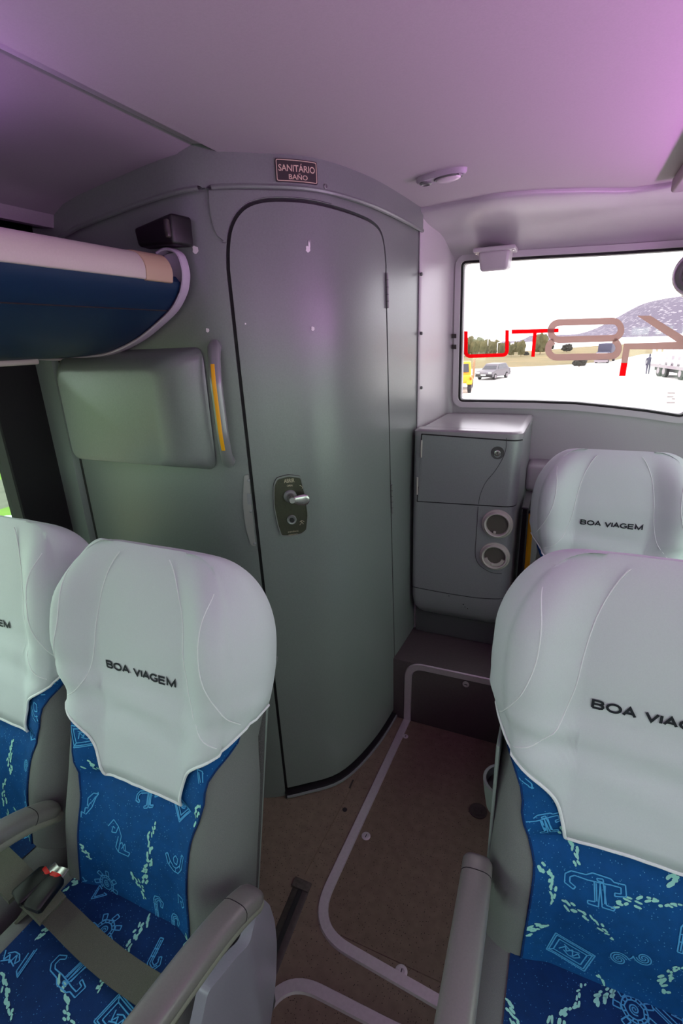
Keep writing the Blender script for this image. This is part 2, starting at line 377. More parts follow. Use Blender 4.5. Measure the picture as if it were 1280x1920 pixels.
# ceiling lamp plate near the rear
c = onz(828, 326, CZ); a = onz(781, 337, CZ); b = onz(875, 313, CZ); ax = (b-a); hw = ax.length/2; ax.normalize(); ay = Vector((-ax.y, ax.x, 0))
lamp = thing('ceiling_lamp', 'oval grey lamp plate on the ceiling in front of the rear window', 'lamp', tuple(c))
def ell(cc, ra, rb, z, n=36, ex=2.): return [cc + ax*(ra*math.copysign(abs(math.cos(2*PI*k/n))**(2/ex), math.cos(2*PI*k/n))) + ay*(rb*math.sin(2*PI*k/n)) + Vector((0, 0, z)) for k in range(n)]
mid = (a+b)/2
mesh('plate', *loft([ell(mid, hw, hw*.40, 0), ell(mid, hw*.99, hw*.39, -.008), ell(mid, hw*.93, hw*.34, -.013)]), LAV, lamp)
lc = mid+ax*hw*.30
mesh('lens', *loft([ell(lc, hw*.50, hw*.26, -.012), ell(lc, hw*.46, hw*.24, -.019), ell(lc, hw*.30, hw*.15, -.023)]), mat('lamp_lens', (226, 214, 222), .25), lamp)
mesh('bezel', *tube([tuple(p) for p in ell(lc, hw*.52, hw*.28, -.014)]+[tuple(ell(lc, hw*.52, hw*.28, -.014)[0])], .003, 8), STEEL, lamp)
kc = mid-ax*hw*.62
mesh('switch', *lathe(kc+Vector((0, 0, -.010)), (0, 0, -1), [(.017, 0), (.017, .006), (.012, .009), (.008, .006)], 20), STEEL, lamp)
# right-hand air duct that starts at the right edge of the picture
dx = onz(1259, 334, CZ-.0).x
mesh_d = thing('air_duct', 'dropped mauve air duct along the ceiling at the right edge', 'duct', (dx, .8, 1.92))
mesh('duct_body', *rbox(dx, dx+.10, -1.5, onz(1259, 334, CZ).y-.01, 1.925, CZ-.001, .01), mat('mauve_duct_plastic', (150, 132, 148), .5), mesh_d)
# white sensor box hanging over the top of the rear window
c = ony(926, 488, 2.29)
sb = thing('window_sensor_box', 'small white sensor box hung over the top left of the rear window', 'sensor', (c.x, 2.33, c.z+.03))
q = [ony(x, y, 2.27) for x, y in ((888, 470), (963, 467), (956, 508), (900, 511))]
hx0, hx1 = ony(900, 500, 2.26).x, ony(955, 500, 2.26).x
z1_, z0_ = ony(926, 472, 2.26).z, ony(926, 510, 2.26).z
mesh('housing', *bev(([(hx0+.006, 2.225, z0_), (hx1-.006, 2.225, z0_), (hx1, 2.318, z0_+.01), (hx0, 2.318, z0_+.01), (hx0-.004, 2.21, z1_), (hx1+.004, 2.21, z1_), (hx1+.004, 2.318, z1_+.004), (hx0-.004, 2.318, z1_+.004)], boxg(0, 1, 0, 1, 0, 1)[1]), .012, 3), JAMB, sb)
mesh('flange', *rbox(hx0-.022, hx1+.022, 2.20, 2.325, z1_-.004, z1_+.012, .005), JAMB, sb)
for x in (hx0-.013, hx1+.013): mesh('screw', *lathe((x, 2.225, z1_-.004), (0, 0, -1), [(.005, 0), (.005, .003), (.002, .004)], 12), CHROME, sb)
# round vent at the right edge of the rear window
c = ony(1308, 512, 2.20)
rv = thing('round_air_vent', 'round grey air nozzle at the right edge, in front of the rear window', 'vent', tuple(c))
mesh('bowl', *lathe(c, (-.25, -1, -.12), [(.02, -.10), (.055, -.07), (.072, -.03), (.075, 0), (.07, .008), (.062, .004)], 32), REAR, rv)
mesh('ring', *lathe(c, (-.25, -1, -.12), [(.062, .002), (.062, .012), (.052, .016), (.046, .006)], 32), STEEL, rv)
mesh('core', *lathe(c, (-.25, -1, -.12), [(.044, .0), (.04, .012), (.02, .016), (.0, .017)], 24), LAV, rv)
mesh('bracket', *rbox(c.x-.02, c.x+.03, c.y+.03, 2.325, c.z-.07, c.z-.03, .008), REAR, rv)

# ------------------------------------------------------------------ toilet cubicle: one wall that runs flat and then bends round into the aisle
CP = crom([(-1.412, 1.10), (-1.1, 1.10), (-.90, 1.102), (-.823, 1.126), (-.73, 1.19), (-.626, 1.291), (-.568, 1.48), (-.545, 1.70), (-.533, 1.935)], 12)
CS = [0.]
for a, b in zip(CP, CP[1:]): CS.append(CS[-1]+(b-a).length)
SMAX = CS[-1]
def cub(s, z, d=0.):
    s = max(0., min(SMAX, s)); i = 0
    while i < len(CS)-2 and CS[i+1] < s: i += 1
    t = (s-CS[i])/(CS[i+1]-CS[i]); p = CP[i].lerp(CP[i+1], t)
    T0 = (CP[min(i+1, len(CP)-1)]-CP[max(i-1, 0)]).normalized(); T1 = (CP[min(i+2, len(CP)-1)]-CP[i]).normalized()
    T = T0.lerp(T1, t).normalized()
    return Vector((p.x+T.y*d, p.y-T.x*d, z))
def cpx(x, y):
    """(s, z) on the cubicle wall seen at a pixel"""
    d = ray(x, y); best = None
    for i in range(len(CP)-1):
        a, b = CP[i], CP[i+1]; e = b-a
        den = d.x*e.y-d.y*e.x
        if abs(den) < 1e-9: continue
        t = (a.x*e.y-a.y*e.x)/den; u = (a.x*d.y-a.y*d.x)/den
        if t > 0 and -.001 <= u <= 1.001 and (best is None or t < best[0]): best = (t, CS[i]+u*(CS[i+1]-CS[i]))
    if best is None:
        e = CP[-1]; return (SMAX, (CAM+d*(e.y/d.y)).z)
    return best[1], EYE+d.z*best[0]
SL, SR = cpx(540, 1490)[0], cpx(741, 1335)[0]
ztop = lambda s: ceil_z(cub(s, 0).x)
zhead = lambda s: 1.970-.052*max(0., min(1., (-.72-cub(s, 0).x)/.54))**1.5-.02*max(0., (-1.24-cub(s, 0).x)/.1)
scut = frange(0, SMAX, .03)
top_px = [(431, 505), (431, 465), (436, 430), (449, 404), (470, 387), (504, 379), (560, 380), (620, 391), (670, 407), (700, 422), (714, 440), (720, 470), (724, 520)]
dtop = [(p.x, p.y) for p in crom([cpx(*p) for p in top_px], 4)]
def door_outline(g):
    cx_, cz_ = (SL+SR)/2, 1.0
    body = [(SL, .035)] + [(max(SL, s), z) for s, z in dtop if SL-.05 < s < SR+.02] + [(SR, 1.70), (SR, .035)]
    out = []
    for i, (s, z) in enumerate(body):
        a, c = Vector(body[i-1]), Vector(body[(i+1) % len(body)]); t = (c-a).normalized(); n = Vector((-t.y, t.x))
        out.append((s, z))
    return body
D0 = door_outline(0)
# tidy: left edge straight, then the traced arch, then right edge
zl = max(z for s, z in D0)
sl_t, sr_t = cpx(432, 520)[0], cpx(722, 500)[0]
eL = lambda z: SL+(sl_t-SL)*z/1.72
eR = lambda z: SR+(sr_t-SR)*z/1.72
D = [(SL, .035)] + [(eL(z), z) for z in (.5, 1.0, 1.5)] + dtop[0:-2] + [(eR(z), z) for z in (1.72, 1.4, 1.0, .5)] + [(SR, .035)]
def grow(L, g):
    cen = Vector(((SL+SR)/2, 1.0)); out = []
    for i, p in enumerate(L):
        p = Vector(p); a, c = Vector(L[i-1]), Vector(L[(i+1) % len(L)])
        if i == 0: n = Vector((-1, 0))
        elif i == len(L)-1: n = Vector((1, 0))
        else:
            t = (c-a).normalized(); n = Vector((-t.y, t.x))
            if n.dot(p-cen) < 0: n = -n
        out.append((p.x+n.x*g, p.y+n.y*g))
    return out
G = grow(D, .009)
wall = [(0, -.002)] + [(G[0][0], -.002)] + G + [(G[-1][0], -.002)] + [(SMAX, -.002)] + [(s, ztop(s)+.004) for s in [SMAX]+scut[::-1]+[0]]
wc = struct('wall_toilet', *panel([wall], cub, .03, scut), GREY, 'grey plastic wall of the toilet cubicle curving into the aisle')
door = thing('door_1', 'curved grey toilet door with a lever handle', 'x', tuple(cub((SL+SR)/2, .03)), None, 'structure'); del door['category']
leaf = mesh('door_leaf', *panel([D], cub, .028, scut), GREY, door)
mesh('door_gasket', *panel([grow(D, .014) , grow(D, -.006)] if False else [grow(D, .0095)+[(grow(D, -.012)[-1][0], .028), ] + grow(D, -.012)[::-1] + [(grow(D, -.012)[0][0], .028)]], lambda a, b, d: cub(a, b, d-.012), .02, scut), BLACK, wc)
mesh('door_sill', *panel([[(SL-.01, -.001), (SR+.01, -.001), (SR+.01, .02), (SL-.01, .02)]], lambda a, b, d: cub(a, b, d+.012), .03, scut), BLACK, wc)
mesh('sill_strip', *panel([[(SL-.004, .004), (SR+.004, .004), (SR+.004, .012), (SL-.004, .012)]], lambda a, b, d: cub(a, b, d+.017), .006, scut), GREYD, wc)
# header band under the ceiling
sb0 = cpx(150, 380)[0]; hb = [SMAX]+[s for s in scut[::-1] if s > .02]+[.02]
H = [(s, ztop(s)+.002) for s in hb] + [(s, zhead(s)-.068) for s in hb[::-1]]
mesh('header_band', *panel([H], lambda a, b, d: cub(a, b, d+.014), .02, scut), GREY, wc)
Hr = [(s, zhead(s)-.068) for s in hb[::-1]]
mesh('header_ridge', *tube([cub(a, b, .012) for a, b in Hr], .006, 8), GREY, wc)
# raised surround left of the arch
sx = [cpx(391, 352), cpx(394, 392), cpx(400, 425), cpx(408, 443), cpx(424, 455)]
gl = [p for p in G if p[1] > sx[-1][1]+.004 and p[0] < (SL+SR)/2-.05]
sur = [(p[0], p[1]) for p in sx] + [(eL(sx[-1][1])-.010, sx[-1][1])] + [(p[0]-.001, p[1]+.001) for p in gl]
tt = cub(sur[-1][0], 0); sur += [(sur[-1][0], zhead(sur[-1][0])-.072), (sx[0][0], zhead(sx[0][0])-.072)]
mesh('door_surround', *panel([sur], lambda a, b, d: cub(a, b, d+.006), .008, scut), GREY, wc)
# side trim post between the black pillar and the cubicle
mesh('corner_trim', *loft([[(-1.498, 1.08, z), (-1.43, 1.084, z), (-1.418, 1.10, z), (-1.418, 1.13, z), (-1.498, 1.13, z)] for z in (.3, 1.62)]), SHELL, wc)
mesh('corner_seam', *boxg(-1.419, -1.410, 1.099, 1.12, .3, 1.62), BLACK, wc, False)
# bulged service box on the flat wall
bx0, bx1, bz0, bz1 = ony(162, 800, 1.10).x-.012, ony(391, 760, 1.10).x, ony(280, 871, 1.10).z, ony(250, 655, 1.10).z
def rr(x0, x1, z0, z1, y, r):
    return [(p[0], y, p[1]) for p in roundpoly([(x0, z0), (x1, z0), (x1, z1), (x0, z1)], r, 6)]
mesh('service_bulge', *loft([rr(bx0-.004, bx1, bz0, bz1, 1.101, .03), rr(bx0-.003, bx1-.005, bz0+.004, bz1-.004, 1.090, .03), rr(bx0+.004, bx1-.05, bz0+.014, bz1-.02, 1.052, .035), rr(bx0+.012, bx1-.10, bz0+.02, bz1-.045, 1.034, .035), rr(bx0+.02, bx1-.12, bz0+.028, bz1-.055, 1.032, .03)], True, False, True), GREY, wc)
# chipped paint marks
for (x, y, r_, o_) in ((366, 468, 6, wc), (389, 619, 3.5, wc), (577, 467, 5, door), (586, 616, 4, door), (460, 607, 1.5, door)):
    s, z = cpx(x, y); k = r_*.00125
    pts = [(s+k*math.cos(2*PI*i/10)*(1+.25*math.sin(i*2.3)), z+k*1.15*math.sin(2*PI*i/10)*(1+.2*math.cos(i*1.7))) for i in range(10)]
    mesh('paint_chip', *panel([pts], lambda a, b, d: cub(a, b, d+.0008), .0008), CHIP, o_, False)
s, z = cpx(579, 459); mesh('paint_chip', *panel([[(s-.002, z-.006), (s+.003, z-.006), (s+.0035, z+.012), (s+.001, z+.004), (s-.002, z+.011)]], lambda a, b, d: cub(a, b, d+.0008), .0008), CHIP, door, False)
# sign above the door
sg = [cpx(513, 302), cpx(586, 307), cpx(586, 350), cpx(517, 345)]
s0, s1 = sg[0][0], sg[1][0]; z0, z1 = (sg[2][1]+sg[3][1])/2, (sg[0][1]+sg[1][1])/2
sign = thing('toilet_sign', 'small dark sign lettered SANITÁRIO BAÑO above the toilet door', 'sign', tuple(cub((s0+s1)/2, z0, .016)))
sm = lambda dd: (lambda a, b, d=0.: cub(a, b, d+.0155+dd))
mesh('plate', *panel([roundpoly([(s0, z0), (s1, z0), (s1, z1), (s0, z1)], .004, 4)], sm(.0025), .004, frange(s0, s1, .02)), SIGNB, sign)
ro = roundpoly([(s0+.002, z0+.002), (s1-.002, z0+.002), (s1-.002, z1-.002), (s0+.002, z1-.002)], .004, 4); ri = roundpoly([(s0+.0035, z0+.0035), (s1-.0035, z0+.0035), (s1-.0035, z1-.0035), (s0+.0035, z1-.0035)], .003, 4)
mesh('border', *panel([ro, ri], sm(.0032), .0008, frange(s0, s1, .02)), SIGNT, sign, False)
W_ = s1-s0; Hh = z1-z0
lettering('lettering', 'SANITÁRIO', lambda a, b: sm(.0032)(a, b), (s0+s1)/2, z0+Hh*.64, W_*.86, Hh*.36, SIGNT, sign, 0, .012)
lettering('lettering', 'BAÑO', lambda a, b: sm(.0032)(a, b), (s0+s1)/2+.002, z0+Hh*.26, W_*.44, Hh*.27, SIGNT, sign, 0, .012)
s, z = cpx(603, 352); n_ = cub(s, z, 1)-cub(s, z, 0)
mesh('header_screw', *lathe(cub(s, z, .014), n_, [(.006, -.002), (.006, .002), (.004, .003), (.0025, .001)], 14), STEEL, wc)
# hinges
for (xa, ya, yb) in ((724, 512, 578), (733, 908, 962)):
    sa, za = cpx(xa, ya); zb = cpx(xa, yb)[1]; h = thing('x', None, None) if False else None
    hg = mesh('hinge', *tube([cub(eR(zb)+.004, zb, .004), cub(eR(za)+.004, za, .004)], .0045, 10), STEEL, door)
    for k in range(1, 5):
        zz = zb+(za-zb)*k/5; mesh('knuckle_gap', *tube([cub(eR(zz)+.004, zz-.0006, .004), cub(eR(zz)+.004, zz+.0006, .004)], .0048, 10), BLACK, hg, False)
# strike plate on the wall beside the door
P = [cpx(*p) for p in ((458, 890), (472, 889), (485, 1022), (471, 1022), (461, 990), (455, 940))]
e = eL(P[1][1])-.009; P[1] = (e-.002, P[1][1]); P[2] = (e-.002, P[2][1])
sp = mesh('strike_plate', *panel([roundpoly(P, [.008, 0, 0, .01, .02, .02], 4)], lambda a, b, d: cub(a, b, d+.005), .006, scut), mat('strike_plate_steel', (152, 152, 148), .35, .4), wc)
for x, y in ((466, 900), (470, 958), (477, 1018)):
    s, z = cpx(x, y); n_ = cub(s, z, 1)-cub(s, z, 0); mesh('screw', *lathe(cub(s, z, .003), n_, [(.0045, 0), (.0045, .002), (.002, .003)], 12), GREYD, sp)
zc = cpx(475, 934)[1]; mesh('keeper', *panel([[(e-.012, zc-.016), (e-.001, zc-.016), (e-.001, zc+.016), (e-.012, zc+.016)]], lambda a, b, d: cub(a, b, d+.006), .006), GREYD, sp, False)
# lever handle plate
PP = [cpx(*p) for p in ((512, 908), (518, 895), (540, 889), (563, 892), (572, 930), (577, 965), (574, 994), (565, 1001), (545, 1005), (527, 1005), (520, 985), (512, 945))]
hpts = roundpoly(PP, .006, 3)
hm = lambda dd: (lambda a, b, d=0.: cub(a, b, d+dd))
hp = mesh('handle_plate', *panel([hpts], hm(.006), .007, scut), BRASS, door)
cen = Vector((sum(p[0] for p in hpts)/len(hpts), sum(p[1] for p in hpts)/len(hpts)))
inn = [cen+(Vector(p)-cen)*.95 for p in hpts]
mesh('plate_rim', *panel([hpts, inn], hm(.0078), .003, scut), STEEL, hp)
s, z = cpx(540, 900); lettering('lettering', 'ABRIR', hm(.0066), s+.002, z-.0005, .030, .0115, GOLD, hp, 0, .004)
s, z = cpx(541, 909); lettering('lettering', 'OPEN', hm(.0066), s+.002, z-.001, .016, .0055, GOLD, hp)
s, z = cpx(549, 995); lettering('lettering', 'EMERGÊNCIA', hm(.0066), s, z, .032, .005, GOLD, hp)
s, z = cpx(549, 1000.5); lettering('lettering', 'EMERGENCY', hm(.0066), s, z-.0005, .028, .0042, GOLD, hp)
s, z = cpx(565, 979)
for pts in ([(-.006, .004), (.0, .008), (.007, .003)], [(-.007, -.006), (.0, .002)], [(-.002, .006), (.004, -.004)]): mesh('lettering', *tube([hm(.0068)(s+a, z+b) for a, b in pts], .0007, 6), GOLD, hp)
mesh('lettering', *tube([hm(.0068)(cpx(553, 912)[0]+.012*math.cos(t)+.008, cpx(553, 912)[1]-.004+.008*math.sin(t)) for t in (1.2, .8, .4, 0, -.4)], .0007, 6), GOLD, hp)
s, z = cpx(543, 929); n_ = (cub(s, z, 1)-cub(s, z, 0)); b0 = cub(s, z, .006)
mesh('rose', *lathe(b0, n_, [(.019, 0), (.019, .004), (.016, .007), (.012, .008)], 24), STEEL, hp)
lv = mesh('lever', *lathe(b0, n_, [(.012, .004), (.011, .02), (.009, .03), (.011, .042), (.008, .048)], 20), CHROME, hp)
tg = (cub(s+.01, z)-cub(s-.01, z)).normalized()
pb = b0+n_*.038
mesh('lever_paddle', *sweep([pb+tg*k+Vector((0, 0, zz)) for k, zz in ((-.004, 0), (.008, -.001), (.02, -.003), (.034, -.004), (.044, -.0045), (.049, -.0045))], [.009, .011, .0155, .017, .0145, .007], [.005, .006, .006, .0055, .0045, .003], (0, 0, 1), 18, 2.6), CHROME, lv)
s, z = cpx(546, 973); n_ = (cub(s, z, 1)-cub(s, z, 0)); b0 = cub(s, z, .006)
mesh('lock_ring', *lathe(b0, n_, [(.0145, 0), (.0145, .004), (.0125, .006), (.0085, .005), (.0075, .001)], 24), STEEL, hp)
mesh('lock_core', *lathe(b0, n_, [(.0065, .0005), (.0065, .003), (.003, .0035)], 16), BLACK, hp)
# grab handle with yellow strip, screwed to the cubicle wall
(sa, za), (sb_, zb_) = cpx(402, 640), cpx(432, 873)
sa_m = [cpx(x, y)[0] for x, y in ((402, 640), (400, 690), (404, 750), (414, 810), (428, 862))]
gh = thing('grab_handle', 'curved grey grab handle with yellow strip on the cubicle wall', 'handle', tuple(cub(sb_, zb_)))
S_mid = (sa+sb_)/2
pth, ww, hh = [], [], []
for k in range(25):
    t = k/24; zz = za+(zb_-za)*t; d = .008+.046*min(1, math.sin(PI*t)**.7*1.15); ss = S_mid+(sa-S_mid)*(1-2*t)*.6
    pth.append(cub(ss, zz, d)); e = abs(t-.5)*2; ww.append(.0155+.003*max(0, (e-.75)/.25) if e < .97 else .009); hh.append(.011 if e < .95 else .006)
mesh('grip', *sweep(pth, ww, hh, (1, .3, 0), 18, 2.4), mat('grab_handle_grey', (140, 142, 142), .3, .3), gh)
T_ = (cub(S_mid+.01, 1)-cub(S_mid-.01, 1)).normalized(); N_ = (cub(S_mid, 1, 1)-cub(S_mid, 1, 0))
strip = [p+N_*.0092-T_*.003 for p in pth[4:21]]
mesh('yellow_strip', *sweep(strip, .0058, .0035, tuple(T_), 10, 3), YEL, gh)
for k in (1, 23):
    mesh('boss', *lathe(cub(S_mid+(sa-S_mid)*(1-2*k/24)*.6, za+(zb_-za)*k/24, 0), N_, [(.017, 0), (.016, .014), (.013, .02), (.006, .021)], 20), SHELL, gh)
    mesh('screw_cap', *lathe(cub(S_mid+(sa-S_mid)*(1-2*k/24)*.6, za+(zb_-za)*k/24, .02), N_, [(.0062, 0), (.0062, .002), (.002, .0025)], 16), GREYD, gh)
# black loudspeaker-like housing over the rack end
x0, x1 = ony(252, 430, 1.06).x, ony(340, 430, 1.06).x; z0, z1 = ony(300, 462, 1.06).z, ony(300, 414, 1.06).z
bh = thing('black_camera_housing', 'black wedge-shaped camera housing on the cubicle wall above the rack', 'camera', (x1-.05, 1.10, z0))
mesh('housing', *bev(([(x0+.012, 1.05, z0+.004), (x1-.004, 1.03, z0-.006), (x1+.002, 1.099, z0-.004), (x0, 1.099, z0+.004), (x0, 1.055, z1-.008), (x1, 1.03, z1+.006), (x1+.004, 1.099, z1+.008), (x0, 1.099, z1-.004)], boxg(0, 1, 0, 1, 0, 1)[1]), .008, 3), BUCK, bh)
mesh('lens_window', *rbox(x1-.020, x1-.007, 1.022, 1.034, z0+.008, z1-.006, .004), mat('dark_lens', (70, 66, 64), .15, .3), bh)

# ------------------------------------------------------------------ luggage rack on the left
RE = 1.062
def rx(x, y): v = ony(x, y, RE); return v.x, v.z
ra = thing('luggage_rack', 'open overhead luggage rack, navy blue shell with cream front rail', 'rack', (-1.2, .3, 1.53))
p_front = [rx(338, 530), rx(333, 550), rx(318, 578), rx(290, 606), rx(255, 634), rx(215, 655), rx(180, 665)]
xf = p_front[0][0]; zb = 1.533
shell = crom([(p_front[0][0], p_front[0][1])]+p_front[1:]+[(-1.36, zb-.004), (-1.5, zb+.002)], 5)
rings = [[(p[0], y, p[1]) for p in shell] + [(p[0]-.012 if i < len(shell)*.6 else p[0], y, p[1]+.014) for i, p in reversed(list(enumerate(shell)))] for y in (-1.8, -.6, .3, RE)]
mesh('shell', *loft(rings), BLUEP, ra)
zr0, zr1 = p_front[0][1]-.002, rx(330, 482)[1]
rail = roundpoly([(xf+.004, zr0), (xf+.008, zr0+.03), (xf-.012, zr1), (xf-.055, zr1+.004), (xf-.06, zr1-.01), (xf-.02, zr0)], [.004, .02, .025, .008, .004, .004], 5)
ycap0, ycap1 = onx(268, 500, xf).y, onx(318, 510, xf).y
mesh('front_rail', *loft([[(p[0], y, p[1]) for p in rail] for y in (-1.8, -.5, .4, ycap0)]), CREAM, ra)
def grow2(L, g): 
    c = Vector((sum(p[0] for p in L)/len(L), sum(p[1] for p in L)/len(L))); return [Vector(p)+(Vector(p)-c).normalized()*g for p in L]
mesh('rail_cap', *loft([[(p[0], y, p[1]) for p in grow2(rail, .0025)] for y in (ycap0, ycap1)]), BEIGE, ra)
et = crom([(xf-.06, zr1+.014), (xf-.03, zr1+.020), (xf+.002, zr1+.006), (xf+.012, zr1-.03)]+[(p[0]+.006, p[1]-.003) for p in p_front]+[(-1.36, zb-.008), (-1.49, zb-.002)], 5)
mesh('end_lip', *sweep([(p[0], RE+.010, p[1]) for p in et], .014, .0042, (0, 1, 0), 10, 3), LAV, ra)
back = [(xf-.055, zr1+.012), (xf-.02, zr1+.014), (xf+.004, zr1+.002), (xf+.006, zr0)]+[(p[0], p[1]) for p in p_front]+[(-1.36, zb), (-1.49, zb), (-1.49, zb+.06), (-1.1, zr0), (xf-.06, zr0)]
mesh('end_plate', *panel([back], lambda a, b, d: Vector((a, RE+.020-d, b)), .006), LAV, ra)
mesh('inner_panel', *boxg(xf-.05, xf-.012, ycap1-.005, RE+.004, zr0-.02, zr0+.012), BLUEP, ra, False)
mesh('screw', *lathe((xf-.0105, (ycap1+RE)/2+.005, zr0+.0), (1, 0, 0), [(.004, 0), (.004, .002), (.001, .002)], 12), BLACK, ra)
mesh('underside_panel', *rbox(-1.48, -1.29, -1.8, .945, zb-.016, zb-.001, .006), CREAM, ra)
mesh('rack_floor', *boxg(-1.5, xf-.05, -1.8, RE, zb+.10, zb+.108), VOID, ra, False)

# ------------------------------------------------------------------ step, platform and floor fittings
RY = 1.672; PZ = .295
wp = struct('wall_step', *rbox(-.56, -.09, RY, 2.36, -.002, PZ, .006, 2), RISER, 'dark vinyl step up to the rear locker platform')
def flat_strip(P, hw, up, h, nrm):
    P = [Vector(p) for p in P]; nrm = Vector(nrm); R = []
    for i, q in enumerate(P):
        d = (P[min(i+1, len(P)-1)]-P[max(i-1, 0)]).normalized(); s = d.cross(nrm).normalized()
        R.append([q+s*hw, q+s*hw*.8+nrm*h, q-s*hw*.8+nrm*h, q-s*hw])
    return loft(R)
c0 = onz(590, 1722); e0 = onz(830, 1892)
de = (e0-Vector((-.40, .80, 0))).normalized()
fl = [(-.486, RY-.001, 0), (-.506, .80, 0), (.42, .735, 0)]
P = [(p[0], p[1], 0) for p in roundpoly([(q[0], q[1]) for q in fl], [0, .12, 0], 14, False)]
t1 = struct('trim_1', *flat_strip(P, .0165, 1, .006, (0, 0, 1)), ALU, 'bright aluminium frame strip round the large floor hatch')
P = [(p[0], RY, p[1]) for p in roundpoly([(-.486, .0), (-.482, PZ-.012), (-.095, PZ-.006)], [0, .065, 0], 10, False)]
mesh('riser_strip', *flat_strip(P, .0155, 1, .005, (0, -1, 0)), ALU, t1)
q = onz(500, 1915); k2 = onz(552, 1848); k3 = onz(720, 1922)
P = roundpoly([(q.x-.02, q.y-.14), (k2.x-.045, k2.y+.012), (k3.x, k3.y+.0), (k3.x+.5, k3.y+.012)], [0, .11, 0, 0], 12, False)
struct('trim_2', *flat_strip([(p[0], p[1], 0) for p in P], .017, 1, .006, (0, 0, 1)), ALU, 'bright aluminium frame strip of the nearer floor hatch')
hat = mesh('hatch_cover', *rbox(-.488, .42, .815, RY-.002, -.001, .0022, .001, 1), FLOOR2, floor, False)
for x, y, r in ((752, 1822, .016), (686, 1568, .0145), (760, 1381, .011)):
    c = onz(x, y, .002); f = mesh('hatch_fastener', *lathe(c, (0, 0, 1), [(r, 0), (r, .002), (r*.8, .0032), (r*.5, .0032), (r*.45, .0022)], 24), ALU, hat)
    mesh('fastener_slot', *boxg(c.x-.0012, c.x+.0012, c.y-r*.4, c.y+r*.4, .0025, .0047), BLACK, f, False)
c = ony(873, 1283, RY-.001); f = mesh('hatch_fastener', *lathe(c, (0, -1, 0), [(.013, -.002), (.013, .002), (.010, .003), (.006, .003), (.005, .002)], 24), ALU, wp); mesh('fastener_slot', *boxg(c.x-.006, c.x+.006, c.y-.004, c.y, c.z-.001, c.z+.001), BLACK, f, False)
c = onz(896, 1521, .002); dr = mesh('floor_drain', *lathe(c, (0, 0, 1), [(.030, 0), (.030, .003), (.024, .004), (.020, .002), (.012, .002), (.010, .004), (.0, .004)], 28), mat('dark_drain', (48, 38, 36), .5), hat)
# seat fixing rail let into the floor beside the left seats
ra_, rb_ = onz(566, 1662), onz(498, 1830)
V, Fc = flat_strip([ra_, rb_+(rb_-ra_)*.9], .026, 1, .003, (0, 0, 1)); fr = mesh('seat_rail', V, Fc, mat('dark_seat_rail', (64, 56, 54), .5, .4, .2, 60), floor)
V, Fc = flat_strip([ra_+Vector((0, 0, .002)), rb_+(rb_-ra_)*.9+Vector((0, 0, .002))], .008, 1, .003, (0, 0, 1)); mesh('rail_slot', V, Fc, BLACK, fr)
mesh('rail_stop', *rbox(ra_.x-.03, ra_.x+.026, ra_.y-.012, ra_.y+.016, 0, .007, .002), mat('dark_rail_stop', (78, 70, 66), .6, .3, .3, 120), fr)
for i, (xa, ya, xb, yb) in enumerate(((673, 1450, 571, 1640), (655, 1478, 662, 1462))):
    V, Fc = flat_strip([onz(xa, ya, .0004), onz(xb, yb, .0004)], .0014+.002*i, 1, .0004, (0, 0, 1)); mesh('floor_seam', V, Fc, mat('floor_seam_sealant', (96, 80, 62) if i == 0 else (40, 34, 30), .6), floor, False)
c = onz(646, 1518, .0003); mesh('floor_stain', *lathe(c, (0, 0, 1), [(.009, 0), (.006, .0006)], 9), BLACK, floor, False)

# ------------------------------------------------------------------ drinks locker on the platform
LF = 1.85
lx0, lx1 = -.524, -.129
lk = thing('drinks_locker', 'grey drinks locker with hinged door and two round cup dispensers', 'locker', ((lx0+lx1)/2, 2.05, PZ))
def lk_ring(z, ins, yf=0.):
    pts = roundpoly([(lx0+ins, LF+ins+yf), (lx1-ins, LF+ins+yf), (lx1-ins+.006, 2.322), (-.452, 2.322), (-.486, 2.29), (-.500, 1.945), (lx0+ins, 1.926)], [.022, .05, .004, .004, .004, .004, .004], 7)
    return [(p[0], p[1], z) for p in pts]
LZ1 = 1.213
def bulge(z): t = (z-.80)/.40; return .012*max(0., t)**2+.006*max(0, -t)**2
zs = [(.405, .06), (.41, .04), (.425, .022), (.455, .006), (.50, 0), (.62, 0), (.80, 0), (.95, 0), (1.05, 0), (1.13, 0), (1.19, 0), (1.206, .003), (1.212, .010), (LZ1, .022)]
mesh('body', *loft([lk_ring(z, i, bulge(z)) for z, i in zs]), GREYD, lk)
mesh('top_cover', *loft([lk_ring(LZ1-.024, -.0012, bulge(LZ1)), lk_ring(LZ1-.005, -.0012, bulge(LZ1)), lk_ring(LZ1+.001, .006, bulge(LZ1)), lk_ring(LZ1+.0015, .016, bulge(LZ1))]), mat('locker_top_plastic', (150, 146, 150), .22, 0, .02, 200), lk)
mesh('plinth', *rbox(lx0+.004, lx1-.03, LF+.06, 1.925, PZ, .43, .006), DKFAB, lk)
